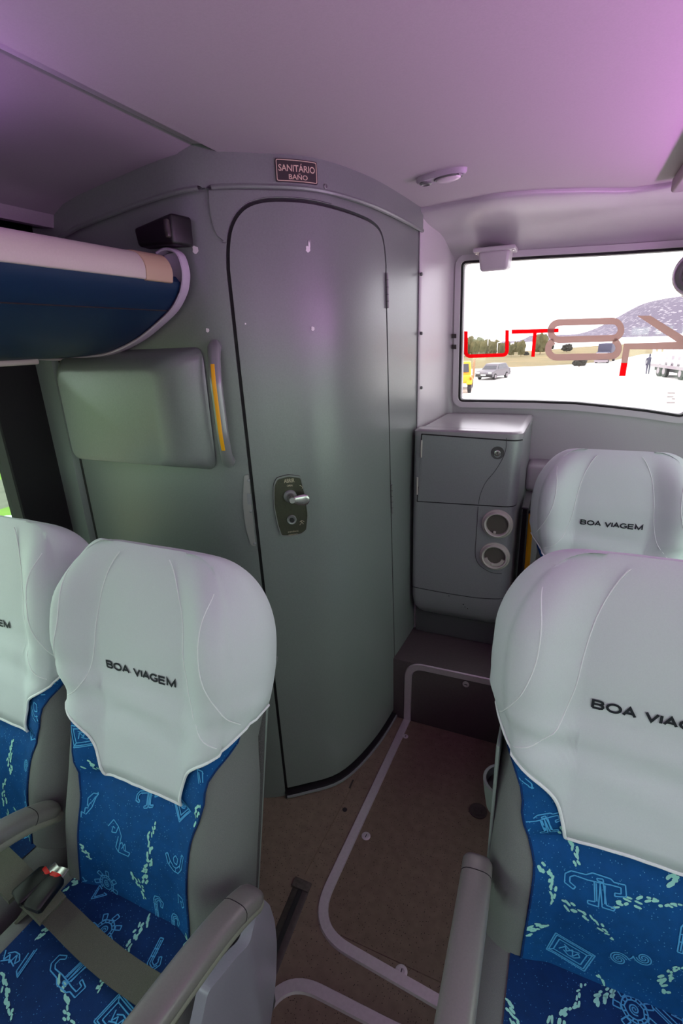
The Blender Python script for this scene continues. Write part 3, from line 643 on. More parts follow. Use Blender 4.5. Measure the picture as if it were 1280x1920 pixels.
# outline of the front in plan, for panels that wrap round the right corner
LP = [Vector(p[:2]) for p in lk_ring(0, 0)][7:24]
LP = [Vector((lx0+.023, LF)), Vector((lx0+.15, LF)), Vector((lx0+.25, LF))] + [Vector(p) for p in roundpoly([(lx0, LF), (lx1, LF), (lx1+.006, 2.318)], [0, .05, 0], 7, False)][1:-1] + [Vector((lx1+.0012, 1.95))]
LS = [0.]
for a, b in zip(LP, LP[1:]): LS.append(LS[-1]+(b-a).length)
def lmap(s, z, d=0.):
    i = 0
    while i < len(LS)-2 and LS[i+1] < s: i += 1
    t = (s-LS[i])/(LS[i+1]-LS[i]); p = LP[i].lerp(LP[i+1], t); T = (LP[i+1]-LP[i]).normalized()
    return Vector((p.x+T.y*d, p.y-T.x*d+bulge(z), z))
def lsx(x): return x-(lx0+.023)
SE = LS[-4]+.012
lcut = frange(0, LS[-1], .012)
dz1, dz0 = ony(790, 816, LF).z, ony(782, 939, LF).z
dl0, dl1 = lsx(ony(790, 816, LF).x), lsx(ony(783, 939, LF).x)
dr_z1, dr_z0 = ony(972, 829, LF+.01).z, ony(960, 948, LF+.01).z
dd = roundpoly([(dl1, dz0), (SE-.004, dr_z0), (SE, dr_z1), (dl0, dz1)], [.003, .02, .008, .003], 5)
def sh(L, g):
    c = Vector((sum(p[0] for p in L)/len(L), sum(p[1] for p in L)/len(L)))
    return [(p[0]+math.copysign(g, p[0]-c.x), p[1]+math.copysign(g, p[1]-c.y)) for p in L]
mesh('door_gap', *panel([sh(dd, .0045)], lambda a, b, d: lmap(a, b, d+.0008), .002, lcut), BLACK, lk)
ld = mesh('locker_door', *panel([dd], lambda a, b, d: lmap(a, b, d+.0028), .003, lcut), GREYD, lk)
for (x, y0, y1) in ((789, 826, 858), (782, 895, 927)):
    za, zb2 = ony(x, y0, LF).z, ony(x, y1, LF).z; s = lsx(ony(x, (y0+y1)/2, LF).x)
    mesh('hinge', *tube([lmap(s, zb2, .004), lmap(s, za, .004)], .0036, 8), DULL, ld)
c = ony(932, 850, LF); mesh('lock_dish', *lathe((c.x, LF-.002+bulge(c.z), c.z), (0, -1, 0), [(.024, -.001), (.0235, .0015), (.018, .0012), (.013, .0005)], 24), mat('dark_dish', (84, 84, 84), .4, .3), ld)
mesh('lock_barrel', *lathe((c.x, LF-.002+bulge(c.z), c.z), (0, -1, 0), [(.011, 0), (.011, .005), (.008, .006), (.002, .005)], 20), CHROME, ld)
mesh('key_slot', *boxg(c.x-.001, c.x+.001, LF-.010+bulge(c.z), LF-.006+bulge(c.z), c.z-.005, c.z+.005), BLACK, ld, False)
def groove(pts, r=.0012, d=.0012, name='panel_line', par=None, m=BLACK):
    P = crom([(lsx(ony(x, y, LF).x), ony(x, y, LF).z) for x, y in pts], 6)
    mesh(name, *tube([lmap(p[0], p[1], d) for p in P], r, 6), m, par or lk)
GV = mat('panel_line_grey', (52, 52, 54), .6)
groove(((949, 822), (946, 850), (930, 880), (910, 905), (900, 928), (897, 945)), .0008, .0030, 'panel_line', ld, GV)
groove(((896, 950), (893, 1000), (891, 1040), (899, 1060), (920, 1073), (940, 1076)), .001, .0006, 'panel_line', lk, GV)
groove(((771, 1100), (800, 1106), (850, 1115), (900, 1122), (948, 1124)), .0014, .0006, 'panel_line', lk, BLACK)
for x, y in ((932, 983), (927, 1043)):
    c = ony(x, y, LF); yy = LF+bulge(c.z)
    dz = .0 if y < 1000 else -.004
    cd_ = mesh('cup_dispenser', *lathe((c.x, yy, c.z), (0, -1, 0), [(.058, -.001), (.056, .003), (.052, .004), (.050, .012), (.046, .016), (.042, .014), (.040, .006), (.039, .001)], 36), DULL, lk)
    mesh('dispenser_recess_disc', *lathe((c.x, yy, c.z), (0, -1, 0), [(.040, .001), (.038, .004), (.02, .0045), (.0, .0045)], 28), CUPIN, cd_)  # flat disc, its dark colour stands in for the uncut hollow recess
    mesh('dispenser_tab', *rbox(c.x-.012, c.x-.002, yy-.012, yy-.003, c.z-.036, c.z-.026, .003), DULL, cd_)
    if y > 1000: mesh('dispenser_lip', *sweep([Vector((c.x+.034*math.cos(t), yy-.007, c.z+.034*math.sin(t))) for t in [PI*1.08+PI*.84*k/12 for k in range(13)]], .007, .003, (0, 0, 1), 8), DULL, cd_)
for x, y, r in ((868, 1134, .003), (871, 1139, .002), (876, 1142, .0022), (841, 1118, .0026), (945, 1153, .003)):
    c = ony(x, y, LF); mesh('scuff_mark', *lathe((c.x, LF+bulge(c.z), c.z), (0, -1, 0), [(r, -.0005), (r*.7, .0006)], 7), BLACK, lk, False)
# black partition post and yellow hand rail right of the locker
xa = ony(968, 1000, 2.0)
bp_ = thing('partition_post', 'narrow black partition post between the locker and the last seat', 'post', (-.085, 2.1, 0))
mesh('post_panel', *rbox(-.112, -.094, 1.97, 2.19, .0, ony(960, 933, 2.1).z, .004), VOID, bp_)
mesh('post_cap', *rbox(-.116, -.09, 1.965, 2.195, ony(960, 933, 2.1).z-.002, ony(960, 933, 2.1).z+.006, .003), DKFAB, bp_)
mesh('post_skirt', *rbox(-.118, -.088, 1.90, 1.965, 0, .50, .006), SHELL, bp_)
yr = thing('yellow_hand_rail', 'slim upright yellow hand rail beside the last seat', 'rail', (-.08, 1.97, 0))
pts = [ony(996, 962, 1.985), ony(992, 1010, 1.98), ony(986, 1080, 1.975), ony(976, 1150, 1.97)]
dirn = (pts[-1]-pts[0]); pts.append(pts[-1]+dirn*.9); pts.append(Vector((pts[-1].x, pts[-1].y, .0)))
mesh('rail_bar', *sweep(crom(pts, 4), .010, .010, (1, 0, 0), 12, 3), YEL, yr)
mesh('rail_end', *lathe(pts[0], (0, 0, 1), [(.011, -.004), (.011, .006), (.006, .012)], 14), VOID, yr)

# ------------------------------------------------------------------ seats
def seam_motifs():
    """line drawings of the woven pattern in a unit of about half a motif: lists of polylines"""
    M = {}
    M['figure'] = [[(-.62, -.52), (-.95, -.40), (-.98, -.05), (-.80, .14), (-.3, .22), (-.1, .38), (.5, .42), (.62, .34), (.98, .40), (1.08, -.02), (.72, -.16), (.70, -.04), (.90, .02), (.86, .24), (.55, .20), (.2, .12), (-.2, .05), (-.66, .02), (-.80, -.10), (-.78, -.30), (-.56, -.40), (-.62, -.52)],
                   [(.0, .08), (.14, -.66), (-.10, -.72), (-.08, -.84), (.28, -.80), (.20, .1)], [(.30, .12), (.52, -.62), (.80, -.60), (.78, -.72), (.40, -.76), (.22, .0)], [(.06, .24), (.26, .30), (.30, .18), (.1, .16), (.06, .24)], [(.07, .05), (.2, -.62)], [(.36, .1), (.46, -.6)]]
    sp = lambda cx, cy, r, turns, ph, n=26: [(cx+r*(1-k/n*.9)*math.cos(ph+2*PI*turns*k/n), cy+r*(1-k/n*.9)*math.sin(ph+2*PI*turns*k/n)) for k in range(n+1)]
    M['spirals'] = [sp(.4, .45, .42, 1.6, 3.6), sp(.4, .45, .30, 1.2, 3.6), sp(-.4, -.35, .46, 1.7, .6), sp(-.4, -.35, .34, 1.3, .6), [(.02, .3), (.0, .1), (-.05, .0)]]
    su = [sp(0, 0, .42, 1, 0, 18)[:1] + [(.42*math.cos(2*PI*k/14)*(1+.1*(k % 2)), .42*math.sin(2*PI*k/14)) for k in range(15)], [(.6*math.cos(2*PI*k/14), .56*math.sin(2*PI*k/14)*(1+.08*(k % 2))) for k in range(15)], sp(0, -.02, .26, 2, 1)]
    for k in range(7):
        a = 2*PI*k/7+.3; su.append([(.64*math.cos(a-.2), .64*math.sin(a-.2)), (1.0*math.cos(a-.05), 1.0*math.sin(a-.05)), (.95*math.cos(a+.22), .95*math.sin(a+.22)), (.64*math.cos(a+.2), .64*math.sin(a+.2)), (.64*math.cos(a-.2), .64*math.sin(a-.2))])
    for k in range(14): a = 2*PI*k/14; su.append([(.45*math.cos(a), .45*math.sin(a)), (.58*math.cos(a), .56*math.sin(a))])
    M['sun'] = su
    R_ = lambda a, b: [(-a, -b), (a, -b), (a, b), (-a, b), (-a, -b)]
    M['frame'] = [R_(1, .72), R_(.9, .62), R_(.7, .44), [(-.5, -.2), (-.3, .2), (-.15, -.1), (.05, .25), (.2, -.2), (.35, .2), (.5, 0), (.3, -.25), (.0, -.28), (-.3, -.1)], [(-.4, .3), (0, .1), (.4, .3)], [(-.95, -.67), (-.7, -.44)], [(.95, .67), (.7, .44)]]
    M['cane'] = [[(-.15, -1), (.1, -1), (.12, .4), (.35, .55), (.5, .35), (.42, .05), (.58, 0), (.72, .45), (.4, .85), (.0, .8), (-.15, .5), (-.15, -1)], [(-.02, -.9), (.0, .5), (.3, .7), (.55, .5)], [(-.15, .1), (.12, .1)], [(-.15, -.35), (.12, -.35)]]
    M['cup'] = [[(-.9, .4), (-.7, -.2), (-.2, -.6), (.3, -.55), (.7, -.1), (.9, .8), (.7, .85), (.5, .05), (.1, -.3), (-.2, -.3), (-.55, .1), (-.72, .5), (-.9, .4)], [(-.15, .0), (.15, -.05), (.25, .35), (.0, .5), (-.2, .3), (-.15, .0)], [(-.5, .05), (-.62, -.25)], [(.45, .0), (.65, -.2)], [(.0, -.3), (.02, -.58)]]
    fi = [[(-1, -.7), (-.6, -.3), (-.2, -.25), (.3, .0), (.8, .5), (1, .6), (.7, .75), (.3, .6), (.1, .2), (-.4, .0), (-.8, .0), (-1, -.7)]]
    for k in range(6): x = -.8+.3*k; fi.append([(x, -.5+.2*k), (x+.15, -.1+.12*k), (x+.3, -.4+.22*k)])
    M['fish'] = fi
    M['arrow'] = [[(-.2, -.9), (.15, -.95), (.25, .1), (.55, .0), (.1, .9), (-.5, .15), (-.1, .12), (-.2, -.9)], [(-.05, -.8), (.05, .3)], [(-.3, .25), (.1, .7), (.35, .15)]]
    M['leg'] = [[(-.7, .7), (-.3, .8), (-.1, .1), (.3, -.1), (.8, .3), (.95, .1), (.3, -.45), (-.35, -.15), (-.7, .7)], [(-.55, .6), (-.25, .0), (.3, -.28), (.85, .12)], [(.3, -.45), (.1, -.9), (.3, -.95), (.5, -.3)]]
    M['letterform'] = [[(-.8, .3), (-.5, .8), (-.1, .6), (-.2, .2), (-.5, .1), (-.45, .45), (-.3, .4)], [(-.1, .6), (.2, .2), (.1, -.8), (-.1, -.6), (.0, .1)], [(.1, -.8), (.8, -.7), (.9, -.45), (.5, -.5), (.3, -.1), (.15, -.3)], [(.3, -.5), (.5, -.1), (.6, -.5)]]
    return M
MOT = seam_motifs()
MKEYS = list(MOT)

def print_geo(rng, fn, inside, x0, x1, s0, s1, fixed=(), scale=.041, tries=700, mind=.074):
    """scatter woven motifs over a seat surface; fn(x, s, off) -> point"""
    LV, LF_, SV, SF = [], [], [], []; placed = []; hw = .0011
    def seg(a, b):
        if not (inside(*a) and inside(*b)): return
        d = Vector(b)-Vector(a); L = d.length
        if L < 1e-5: return
        n = max(1, int(L/.012)); nn = Vector((-d.y, d.x)).normalized()*hw; k = len(LV)
        for i in range(n+1):
            p = Vector(a).lerp(Vector(b), i/n); LV.append(fn(p.x+nn.x, p.y+nn.y, .0011)); LV.append(fn(p.x-nn.x, p.y-nn.y, .0011))
        for i in range(n): q = k+2*i; LF_.append((q, q+1, q+3, q+2))
    def trail(cx, cy, ang, L):
        n = rng.randint(16, 22)
        for i in range(n):
            t = i/n; w = .011*(1-.75*t); along = (t-.5)*L+rng.uniform(-.003, .003); ac = rng.uniform(-w, w); bend = .012*math.sin(t*2.5)
            x = cx+along*math.cos(ang)-(ac+bend)*math.sin(ang); y = cy+along*math.sin(ang)+(ac+bend)*math.cos(ang)
            if not inside(x, y): continue
            a = ang+rng.uniform(-.5, .5); l = rng.uniform(.004, .0075)*(1-.35*t); ww = rng.uniform(.0018, .0030)*(1-.3*t); k = len(SV)
            for px_, py_ in ((-1, -.5), (-.6, -1), (.6, -1), (1, -.3), (1, .5), (.5, 1), (-.5, 1), (-1, .5)):
                X, Y = px_*l, py_*ww; SV.append(fn(x+X*math.cos(a)-Y*math.sin(a), y+X*math.sin(a)+Y*math.cos(a), .0010))
            SF.append(tuple(range(k, k+8)))
    ki = rng.randint(0, 9)
    def motif(key, x, y, rot, k):
        c_, s_ = math.cos(rot)*k, math.sin(rot)*k
        for pl in MOT[key]:
            q = [(x+u*c_-v*s_, y+u*s_+v*c_) for u, v in pl]
            for a, b in zip(q, q[1:]): seg(a, b)
        placed.append((x, y, 'm'))
    for key, x, y, rot, k in fixed:
        if key == 'trail': trail(x, y, rot, k); placed.append((x, y, 't'))
        else: motif(key, x, y, rot, k)
    for _ in range(tries):
        x, y = rng.uniform(x0, x1), rng.uniform(s0, s1)
        if any((x-a)**2+(y-b)**2 < mind**2*(.72 if c == 't' else 1) for a, b, c in placed): continue
        if len(placed) % 2 == 0:
            key = MKEYS[ki % len(MKEYS)]; ki += 3 if ki % 4 else 1; r = rng.uniform(-.6, .6); motif(key, x, y, r, scale*rng.uniform(.82, 1.05)*(.8 if key in ('cane', 'arrow', 'leg') else 1))
        else:
            trail(x, y, rng.uniform(.9, 2.4) if rng.random() < .7 else rng.uniform(-.6, .6), rng.uniform(.065, .10)); placed.append((x, y, 't'))
    return (LV, LF_), (SV, SF)

def stroke_text(body, fn, width, height, hw, gap=.26):
    arc = lambda a0, a1, n=14: [(.5+.5*math.cos(a0+(a1-a0)*k/n), .5+.5*math.sin(a0+(a1-a0)*k/n)) for k in range(n+1)]
    g = {'B': [[(0, 0), (0, 1), (.62, 1), (.8, .93), (.86, .77), (.8, .6), (.62, .53), (0, .53)], [(.62, .53), (.86, .45), (.92, .27), (.84, .08), (.64, 0), (0, 0)]], 'O': [arc(0, 2*PI, 24)], 'A': [[(0, 0), (.5, 1), (1, 0)], [(.2, .32), (.8, .32)]], 'V': [[(0, 1), (.5, 0), (1, 1)]], 'I': [[(0, 0), (0, 1)]],
         'G': [arc(.75, 2*PI-.75, 18)+[(.92, .2), (.92, .46), (.55, .46)]], 'E': [[(.9, 0), (0, 0), (0, 1), (.9, 1)], [(0, .52), (.82, .52)]], 'M': [[(0, 0), (0, 1), (.5, .05), (1, 1), (1, 0)]]}
    wd_ = {'I': 0., 'O': 1.1, 'G': 1.08, 'M': 1.12, ' ': .30}; tot = sum(wd_.get(c, .95)+gap for c in body)-gap; k = width/tot; x = -width/2; V, Fc = [], []
    for c in body:
        cw = wd_.get(c, .95)*k
        for pl in g.get(c, []):
            P = [Vector((x+p[0]*cw, (p[1]-.5)*(height-2*hw))) for p in pl]; closed = (P[0]-P[-1]).length < 1e-6; b0 = len(V); n = len(P)
            for i, q in enumerate(P):
                a = P[i-1] if i else (P[-2] if closed else None); e = P[i+1] if i < n-1 else (P[1] if closed else None)
                d1 = (q-a).normalized() if a is not None else (e-q).normalized(); d2 = (e-q).normalized() if e is not None else d1
                m = (d1+d2); m = m.normalized() if m.length > 1e-6 else d1; nn = Vector((-m.y, m.x)); kk = hw/max(.35, nn.dot(Vector((-d1.y, d1.x))))
                ext = (-d1*hw if a is None else (d1*hw if e is None else Vector((0, 0)))) if c in 'BEI' and len(pl) != 6 or c == 'I' else Vector((0, 0))
                for sg in (1, -1): p = q+nn*kk*sg+ext*0; V.append(fn(p.x, p.y))
            Fc += [(b0+2*i, b0+2*i+1, b0+2*i+3, b0+2*i+2) for i in range(n-1)]
        x += cw+gap*k
    return V, Fc

def build_seat(name, label, loc, recline, seed, zj=.42, shell=True, cushion=True, text=True, text_s=.54, text_x=0., back_print=(), cushion_print=()):
    rng = random.Random(seed)
    T = thing(name, label, 'seat', (loc[0], loc[1], 0), 'covered coach seats')
    O = Vector((loc[0], loc[1], zj)); r = math.radians(recline)
    b = Vector((0, math.sin(r), math.cos(r))); n = Vector((0, -math.cos(r), math.sin(r))); X = Vector((1, 0, 0))
    S, S1 = .775, .615
    def q_(s): return max(0., min(1., (s-S1)/(S-S1)))
    def w(s):
        base = .232+.018*math.exp(-((s-.58)/.12)**2)-.012*math.exp(-((s-.40)/.06)**2)
        return base-.125*(1-max(0., 1-q_(s)**2.3)**(1/2.3)) if s > S1 else base
    def t(s):
        base = .135-.015*min(1, max(0, s)/.7)
        return base*max(.0015, (1-q_(s)**2.6))**(1/2.6) if s > S1 else base
    def smooth(a, c, v): v = max(0, min(1, (v-a)/(c-a))); return v*v*(3-2*v)
    def front(u, s):
        au = min(1., abs(u)); bol = (.034+.024*smooth(.42, .58, s))*smooth(.42, .84, au)*(1-au**10)*(1-.8*q_(s)**2)
        lum = .016*math.exp(-((s-.14)/.10)**2)-.013*math.exp(-((s-.262)/.016)**2)*(1-smooth(.6, .8, au))+.012*smooth(.48, .60, s)
        fade = (1-q_(s)**3)
        return t(s)*.5*(max(0., 1-au**4))**.25-t(s)*.5+(bol+lum*(1-au**6))*fade
    def P(x, s, off=0.):
        u = x/w(s); u = max(-1, min(1, u)); e = .004
        d = front(u, s)
        # tangent-based normal for the offset
        dx = (front(max(-1, min(1, u+.02)), s)-front(max(-1, min(1, u-.02)), s))/(.04*w(s)); ds = (front(u, s+e)-front(u, s-e))/(2*e)
        nn = (n-X*max(-3, min(3, dx))-b*max(-2, min(2, ds))).normalized()
        return O+b*s+X*x+n*d+nn*off
    def loop(s, off=0., m=40):
        out = []
        ws, ts = w(s), t(s)
        for k in range(m):
            u = math.sin(-PI/2+PI*k/m); d = front(u, s)
            out.append((u, d, 1))
        for k in range(m//2):
            u = math.sin(PI/2-PI*k/(m//2)); d = -ts*.5-ts*.5*(max(0., 1-abs(u)**4))**.25
            out.append((u, d, -1))
        pts = []
        N = len(out)
        for i, (u, d, sd) in enumerate(out):
            a, c = out[i-1], out[(i+1) % N]; tx, td = (c[0]-a[0])*ws, c[1]-a[1]; L = math.hypot(tx, td) or 1
            nx, nd = -td/L, tx/L
            pts.append(O+b*(s+off*q_(s)**4*.9)+X*(u*ws+nx*off)+n*(d+nd*off))
        return pts
    def fab(px_, py_): d = ray(px_, py_); q = CAM+d*((O-CAM).dot(n)/d.dot(n))-O; return q.x, q.dot(b)
    def fabc(px_, py_): q = onz(px_, py_, O.z+.01)-O; return q.x, -q.y
    back_print = [(k_,)+fab(x_, y_)+(a_, l_) for k_, x_, y_, a_, l_ in back_print]; cushion_print = [(k_,)+fabc(x_, y_)+(a_, l_) for k_, x_, y_, a_, l_ in cushion_print]
    ss = [-.06, -.03, 0, .04, .08, .12, .16, .20, .23, .245, .262, .279, .295, .32, .36, .40, .44, .48, .52, .56, .60] + [S1+(S-S1)*math.sin(PI/2*k/10) for k in range(1, 11)]
    mesh('backrest', *loft([loop(s) for s in ss]), GFAB, T, True, 60)
    # blue centre panel
    ub = lambda s: (.66-.02*smooth(0, .2, s)+.14*smooth(.20, .33, s)+.19*smooth(.33, .43, s))
    rows = [-.04+.56*k/48 for k in range(49)]; R = []
    for s in rows:
        xs = ub(s)*w(s); R.append([P(xs*(-1+2*k/40), s, .0025) for k in range(41)])
    bp2 = mesh('blue_panel', *loft(R, False, False, False), BLUE, T)
    (LV, LFc), (SV, SFc) = print_geo(rng, lambda x, s, o: P(x, s, .0025+o), lambda x, s: abs(x) < ub(s)*w(s)-.003 and -.03 < s < .47 and not (s > .30 and abs(x) < .10), -.19, .19, -.02, .46, back_print)
    mesh('woven_lines', LV, LFc, CYAN, bp2, False)['kind'] = 'stuff'; mesh('woven_dashes', SV, SFc, MINT, bp2, False)['kind'] = 'stuff'
    for sg in (-1, 1):
        mesh('piping', *tube([P(sg*ub(s)*w(s), s, .002) for s in rows[::2] if s < .46], .0022, 6), NAVY, T)
    # white slip cover with its tongue
    Bd = [(0, .282), (.03, .281), (.06, .279), (.085, .276), (.100, .273), (.105, .272), (.109, .285), (.115, .305), (.124, .332), (.138, .357), (.158, .378), (.181, .397), (.204, .42), (.219, .443), (.229, .458)]
    Bd = [Vector(p) for p in crom(Bd, 3)]
    Bd = [(p.x/w(p.y), p.y) for p in Bd] + [(.985, .466), (.997, .469)]
    colsF = [(-u, s) for u, s in Bd[::-1]] + Bd[1:]
    M_ = 34
    def fold(u, s, k):
        f = .0060*math.sin((s-.30)*70+u*2.2+seed)*math.exp(-((s-.44)/.055)**2)*(1-.5*abs(u))
        f += .0022*noise.noise(Vector((u*2.4+seed, s*16, k))) + .0016*noise.noise(Vector((u*7+seed*3, s*26, k)))*(1 if s < .5 else .5)
        f += .004*math.exp(-((s-.462-.05*u*u)/.014)**2)
        return f*(1-q_(s)**2)
    cols = []
    for u, s0 in colsF:
        c = []
        for j in range(M_+1):
            v = j/M_; s = s0+(S-s0)*math.sin(v*PI/2); uu = u
            if v > .0: uu = u+(max(-1, min(1, u*1.0))-u)*v
            off = .0095+fold(uu, s, 1.)+(.001 if v > 0 else 0)
            au = abs(uu)
            if au > .9:
                lp = front(uu, s); ws = w(s); k_ = (au-.9)/.1
                p = O+b*(s+off*q_(s)**4)+X*(uu*ws+math.copysign(off*k_, uu))+n*(lp+off*(1-k_)**.5*.9)
            else:
                p = P(uu*w(s), s, off*(1-q_(s)**6)); p += b*off*q_(s)**4
            c.append(p)
        cols.append(c)
    for k in range(1, 16):
        u = math.sin(PI/2-PI*k/16)*.997; c = []
        for j in range(M_+1):
            v = j/M_; s0 = .47; s = s0+(S-s0)*math.sin(v*PI/2); ts = t(s); off = .007+.001*noise.noise(Vector((u*3+seed, s*10, 7)))
            d = -ts*.5-ts*.5*(max(0., 1-abs(u)**4))**.25
            k_ = max(0, (abs(u)-.9)/.1)
            c.append(O+b*(s+off*q_(s)**4)+X*(u*w(s)+math.copysign(off*k_, u))+n*(d-off*(1-k_)))
        cols.append(c)
    V, Fc = loft(cols, False, False, False); nc, nr = len(cols), M_+1
    Fc += [((nc-1)*nr+j, j, j+1, (nc-1)*nr+j+1) for j in range(nr-1)]
    Fc.append(tuple(i*nr+nr-1 for i in range(nc)))
    cv = mesh('head_cover', V, Fc, WHITE, T, True, 80)
    sol = cv.modifiers.new('thickness', 'SOLIDIFY'); sol.thickness = .0022; sol.offset = -1
    hem = [c[0] for c in cols]; hem.append(hem[0])
    mesh('hem', *sweep(hem, .0030, .0030, None, 8, 2), HEM, cv)
    hem2 = [c[3] for c in cols[4:len(colsF)-4]]
    for sg in (-1, 1):
        pts = crom([(sg*u, s) for u, s in ((.40, .766), (.42, .73), (.45, .68), (.47, .62), (.50, .56), (.58, .50), (.72, .455), (.86, .432))], 5)
        mesh('seam', *tube([P(p[0]*w(p[1]), p[1], .0106+fold(p[0], p[1], 1.)) for p in pts], .0011, 6), HEM, cv)
        pts = crom([(sg*u, s) for u, s in ((.84, .72), (.76, .67), (.74, .61), (.79, .55), (.88, .50), (.95, .475))], 5)
        mesh('seam', *tube([P(p[0]*w(p[1]), p[1], .0106+fold(p[0], p[1], 1.)) for p in pts], .0011, 6), HEM, cv)
    if text: mesh('lettering', *stroke_text('BOA VIAGEM', lambda x, y: P(text_x+x, text_s+y, .0122+fold((text_x+x)/w(text_s+y), text_s+y, 1.)), .182, .0185, .0021), INK, cv, False)['kind'] = 'stuff'
    # cushion
    D_, wc_ = .50, .235
    def ctop(x, y):
        u = max(-1, min(1, x/wc_)); au = abs(u)
        return .02+.014*math.sin(min(1, max(0, y/.4))*PI/2)-.03*smooth(.42, .5, y)**2+.020*smooth(.5, .85, au)*(1-au**10)-.06*(1-max(0, 1-au**5)**.2)
    def CP_(x, y, off=0.):
        return Vector((O.x+x, O.y-y, O.z-.02+ctop(x, y)+off))
    R = []
    for y in [-.02, .0, .06, .14, .22, .30, .38, .42, .45, .475, .49, .499]:
        e = max(0, (y-.42)/.08); ring = []
        for k in range(29): u = math.sin(-PI/2+PI*k/28); ring.append(CP_(u*wc_*(1-.05*e**2), y))
        zb_ = O.z-.125+.05*e**3
        ring += [Vector((O.x+wc_*.96*(1-.05*e**2), O.y-y, zb_+.03)), Vector((O.x+wc_*.86, O.y-y, zb_)), Vector((O.x-wc_*.86, O.y-y, zb_)), Vector((O.x-wc_*.96*(1-.05*e**2), O.y-y, zb_+.03))]
        R.append(ring)
    mesh('seat_cushion', *loft(R), GFAB, T, True, 60)
    R = [[CP_(.172*(-1+2*k/24), -.015+.50*j/30, .0025) for k in range(25)] for j in range(31)]
    cp2 = mesh('cushion_panel', *loft(R, False, False, False), NAVY, T)
    (LV, LFc), (SV, SFc) = print_geo(rng, lambda x, s, o: CP_(x, s, .0025+o), lambda x, s: abs(x) < .168 and -.01 < s < .48, -.165, .165, 0, .46, cushion_print)
    mesh('woven_lines', LV, LFc, CYAN, cp2, False)['kind'] = 'stuff'; mesh('woven_dashes', SV, SFc, MINT, cp2, False)['kind'] = 'stuff'
    # moulded rear shell and its dark edging
    def shl(s, g, d0, d1):
        ws = w(min(s, .55))+g; return [O+b*s+X*x+n*d for x, d in [(p[0], p[1]) for p in roundpoly([(-ws, d0), (ws, d0), (ws*.96, d1), (-ws*.96, d1)], .02, 4)]]
    mesh('edge_strip', *loft([shl(s, -.006, -.100, -.135) for s in (-.10, 0, .15, .3, .44)]), VELC, T)
    mesh('back_shell', *loft([shl(s, -.02, -.135, -.16) for s in (-.16, 0, .15, .3, .45, .55)]), SHELL, T)
    # base
    bz = O.z-.125
    mesh('seat_base', *rbox(O.x-.20, O.x+.20, O.y-.42, O.y+.02, bz-.05, bz+.004, .008), DKFAB, T)
    for yy in (O.y-.36, O.y-.06):
        for xx in (-.15, .15): mesh('leg', *sweep([(O.x+xx, yy, bz-.045), (O.x+xx, yy, .012), (O.x+xx, yy, 0)], [.022, .022, .032], [.018, .018, .03], (1, 0, 0), 12, 4), DKFAB, T)
    return T, P, CP_

def armrest(T, P0, P1, P2, hw=.028, name='armrest'):
    """top bar, slanted lighter underside and a joint line; P0 rear end, P2 front end"""
    A = crom([P0, P1, P2], 8); N = len(A)
    e = [min(1., (i+.25)/1.6)**.5 for i in range(N)]; e[-1] = .7
    top = mesh(name, *sweep(A, [hw*k for k in e], [.017*k for k in e], (1, 0, 0), 20, 2.8), ARM, T)
    mesh('underside', *sweep([p+Vector((0, .004, -.022)) for p in A[1:]], [hw*.86*k for k in e[1:]], [.016*k for k in e[1:]], (1, 0, 0), 16, 2.6), ARM2, top)
    k = 5; q = A[k]; d = (A[k+1]-A[k-1]).normalized(); mesh('joint_line', *sweep([q-d*.0008, q+d*.0008], hw*1.012, .0174, (1, 0, 0), 20, 2.8), VOID, top)
    return top

# left aisle seat
LX, LYJ = -.735, .487
sA, PA, CA = build_seat('coach_seat', 'white-covered seat nearest the toilet door, left of the aisle, with the lap belt across it', (LX, LYJ, 0), 14.5, 3, .413, text_s=.527,
    back_print=[('letterform', 235, 1560, -.1, .040), ('sun', 205, 1652, .2, .034), ('cup', 342, 1606, .1, .030), ('trail', 300, 1572, 1.45, .085), ('trail', 165, 1572, -.9, .075), ('trail', 265, 1655, -1.2, .065), ('cane', 298, 1692, .1, .030), ('cane', 329, 1725, 0, .028), ('figure', 275, 1492, .2, .026), ('frame', 338, 1510, -.7, .024), ('fish', 180, 1505, .5, .036), ('trail', 190, 1445, -.5, .065), ('leg', 398, 1457, -.2, .030), ('cup', 463, 1402, .6, .026), ('trail', 392, 1520, 1.3, .06)],
    cushion_print=[('sun', 195, 1742, 0, .034), ('trail', 260, 1757, 1.3, .08), ('cane', 288, 1788, -.2, .030), ('figure', 125, 1830, 0, .046), ('trail', 25, 1865, .4, .09), ('trail', 135, 1882, .4, .12), ('frame', 222, 1915, .2, .035)])
armrest(sA, Vector((-.455, .535, .545)), Vector((-.462, .40, .600)), Vector((-.475, .02, .665)))
armrest(sA, Vector((-1.0, .525, .535)), Vector((-1.0, .40, .598)), Vector((-1.0, .10, .655)), .026)
# aisle shroud under the armrest
SXX = -.452
po = [onx(x, y, SXX) for x, y in ((484, 1680), (500, 1694), (511, 1725), (515, 1765), (511, 1830), (503, 1885), (494, 1940), (380, 1960), (392, 1860), (415, 1822), (452, 1762))]
pl = roundpoly([(p.y, p.z) for p in po], .012, 4); cy0 = sum(p[0] for p in pl)/len(pl); cz0 = sum(p[1] for p in pl)/len(pl)
def shroud_map(a, b_, d): 
    t_ = (a-cy0)/.14; return Vector((SXX+.012-.022*t_*t_+.006*math.exp(-((a-cy0+.02)/.02)**2)+d, a, b_))
shr = mesh('aisle_shroud', *panel([pl], shroud_map, .022, frange(min(p[0] for p in pl), max(p[0] for p in pl), .012), frange(min(p[1] for p in pl), max(p[1] for p in pl), .03)), SHROUD, sA)
mesh('side_frame', *rbox(LX+.17, LX+.262, LYJ-.40, LYJ+.10, .09, .33, .02), DKFAB, sA)
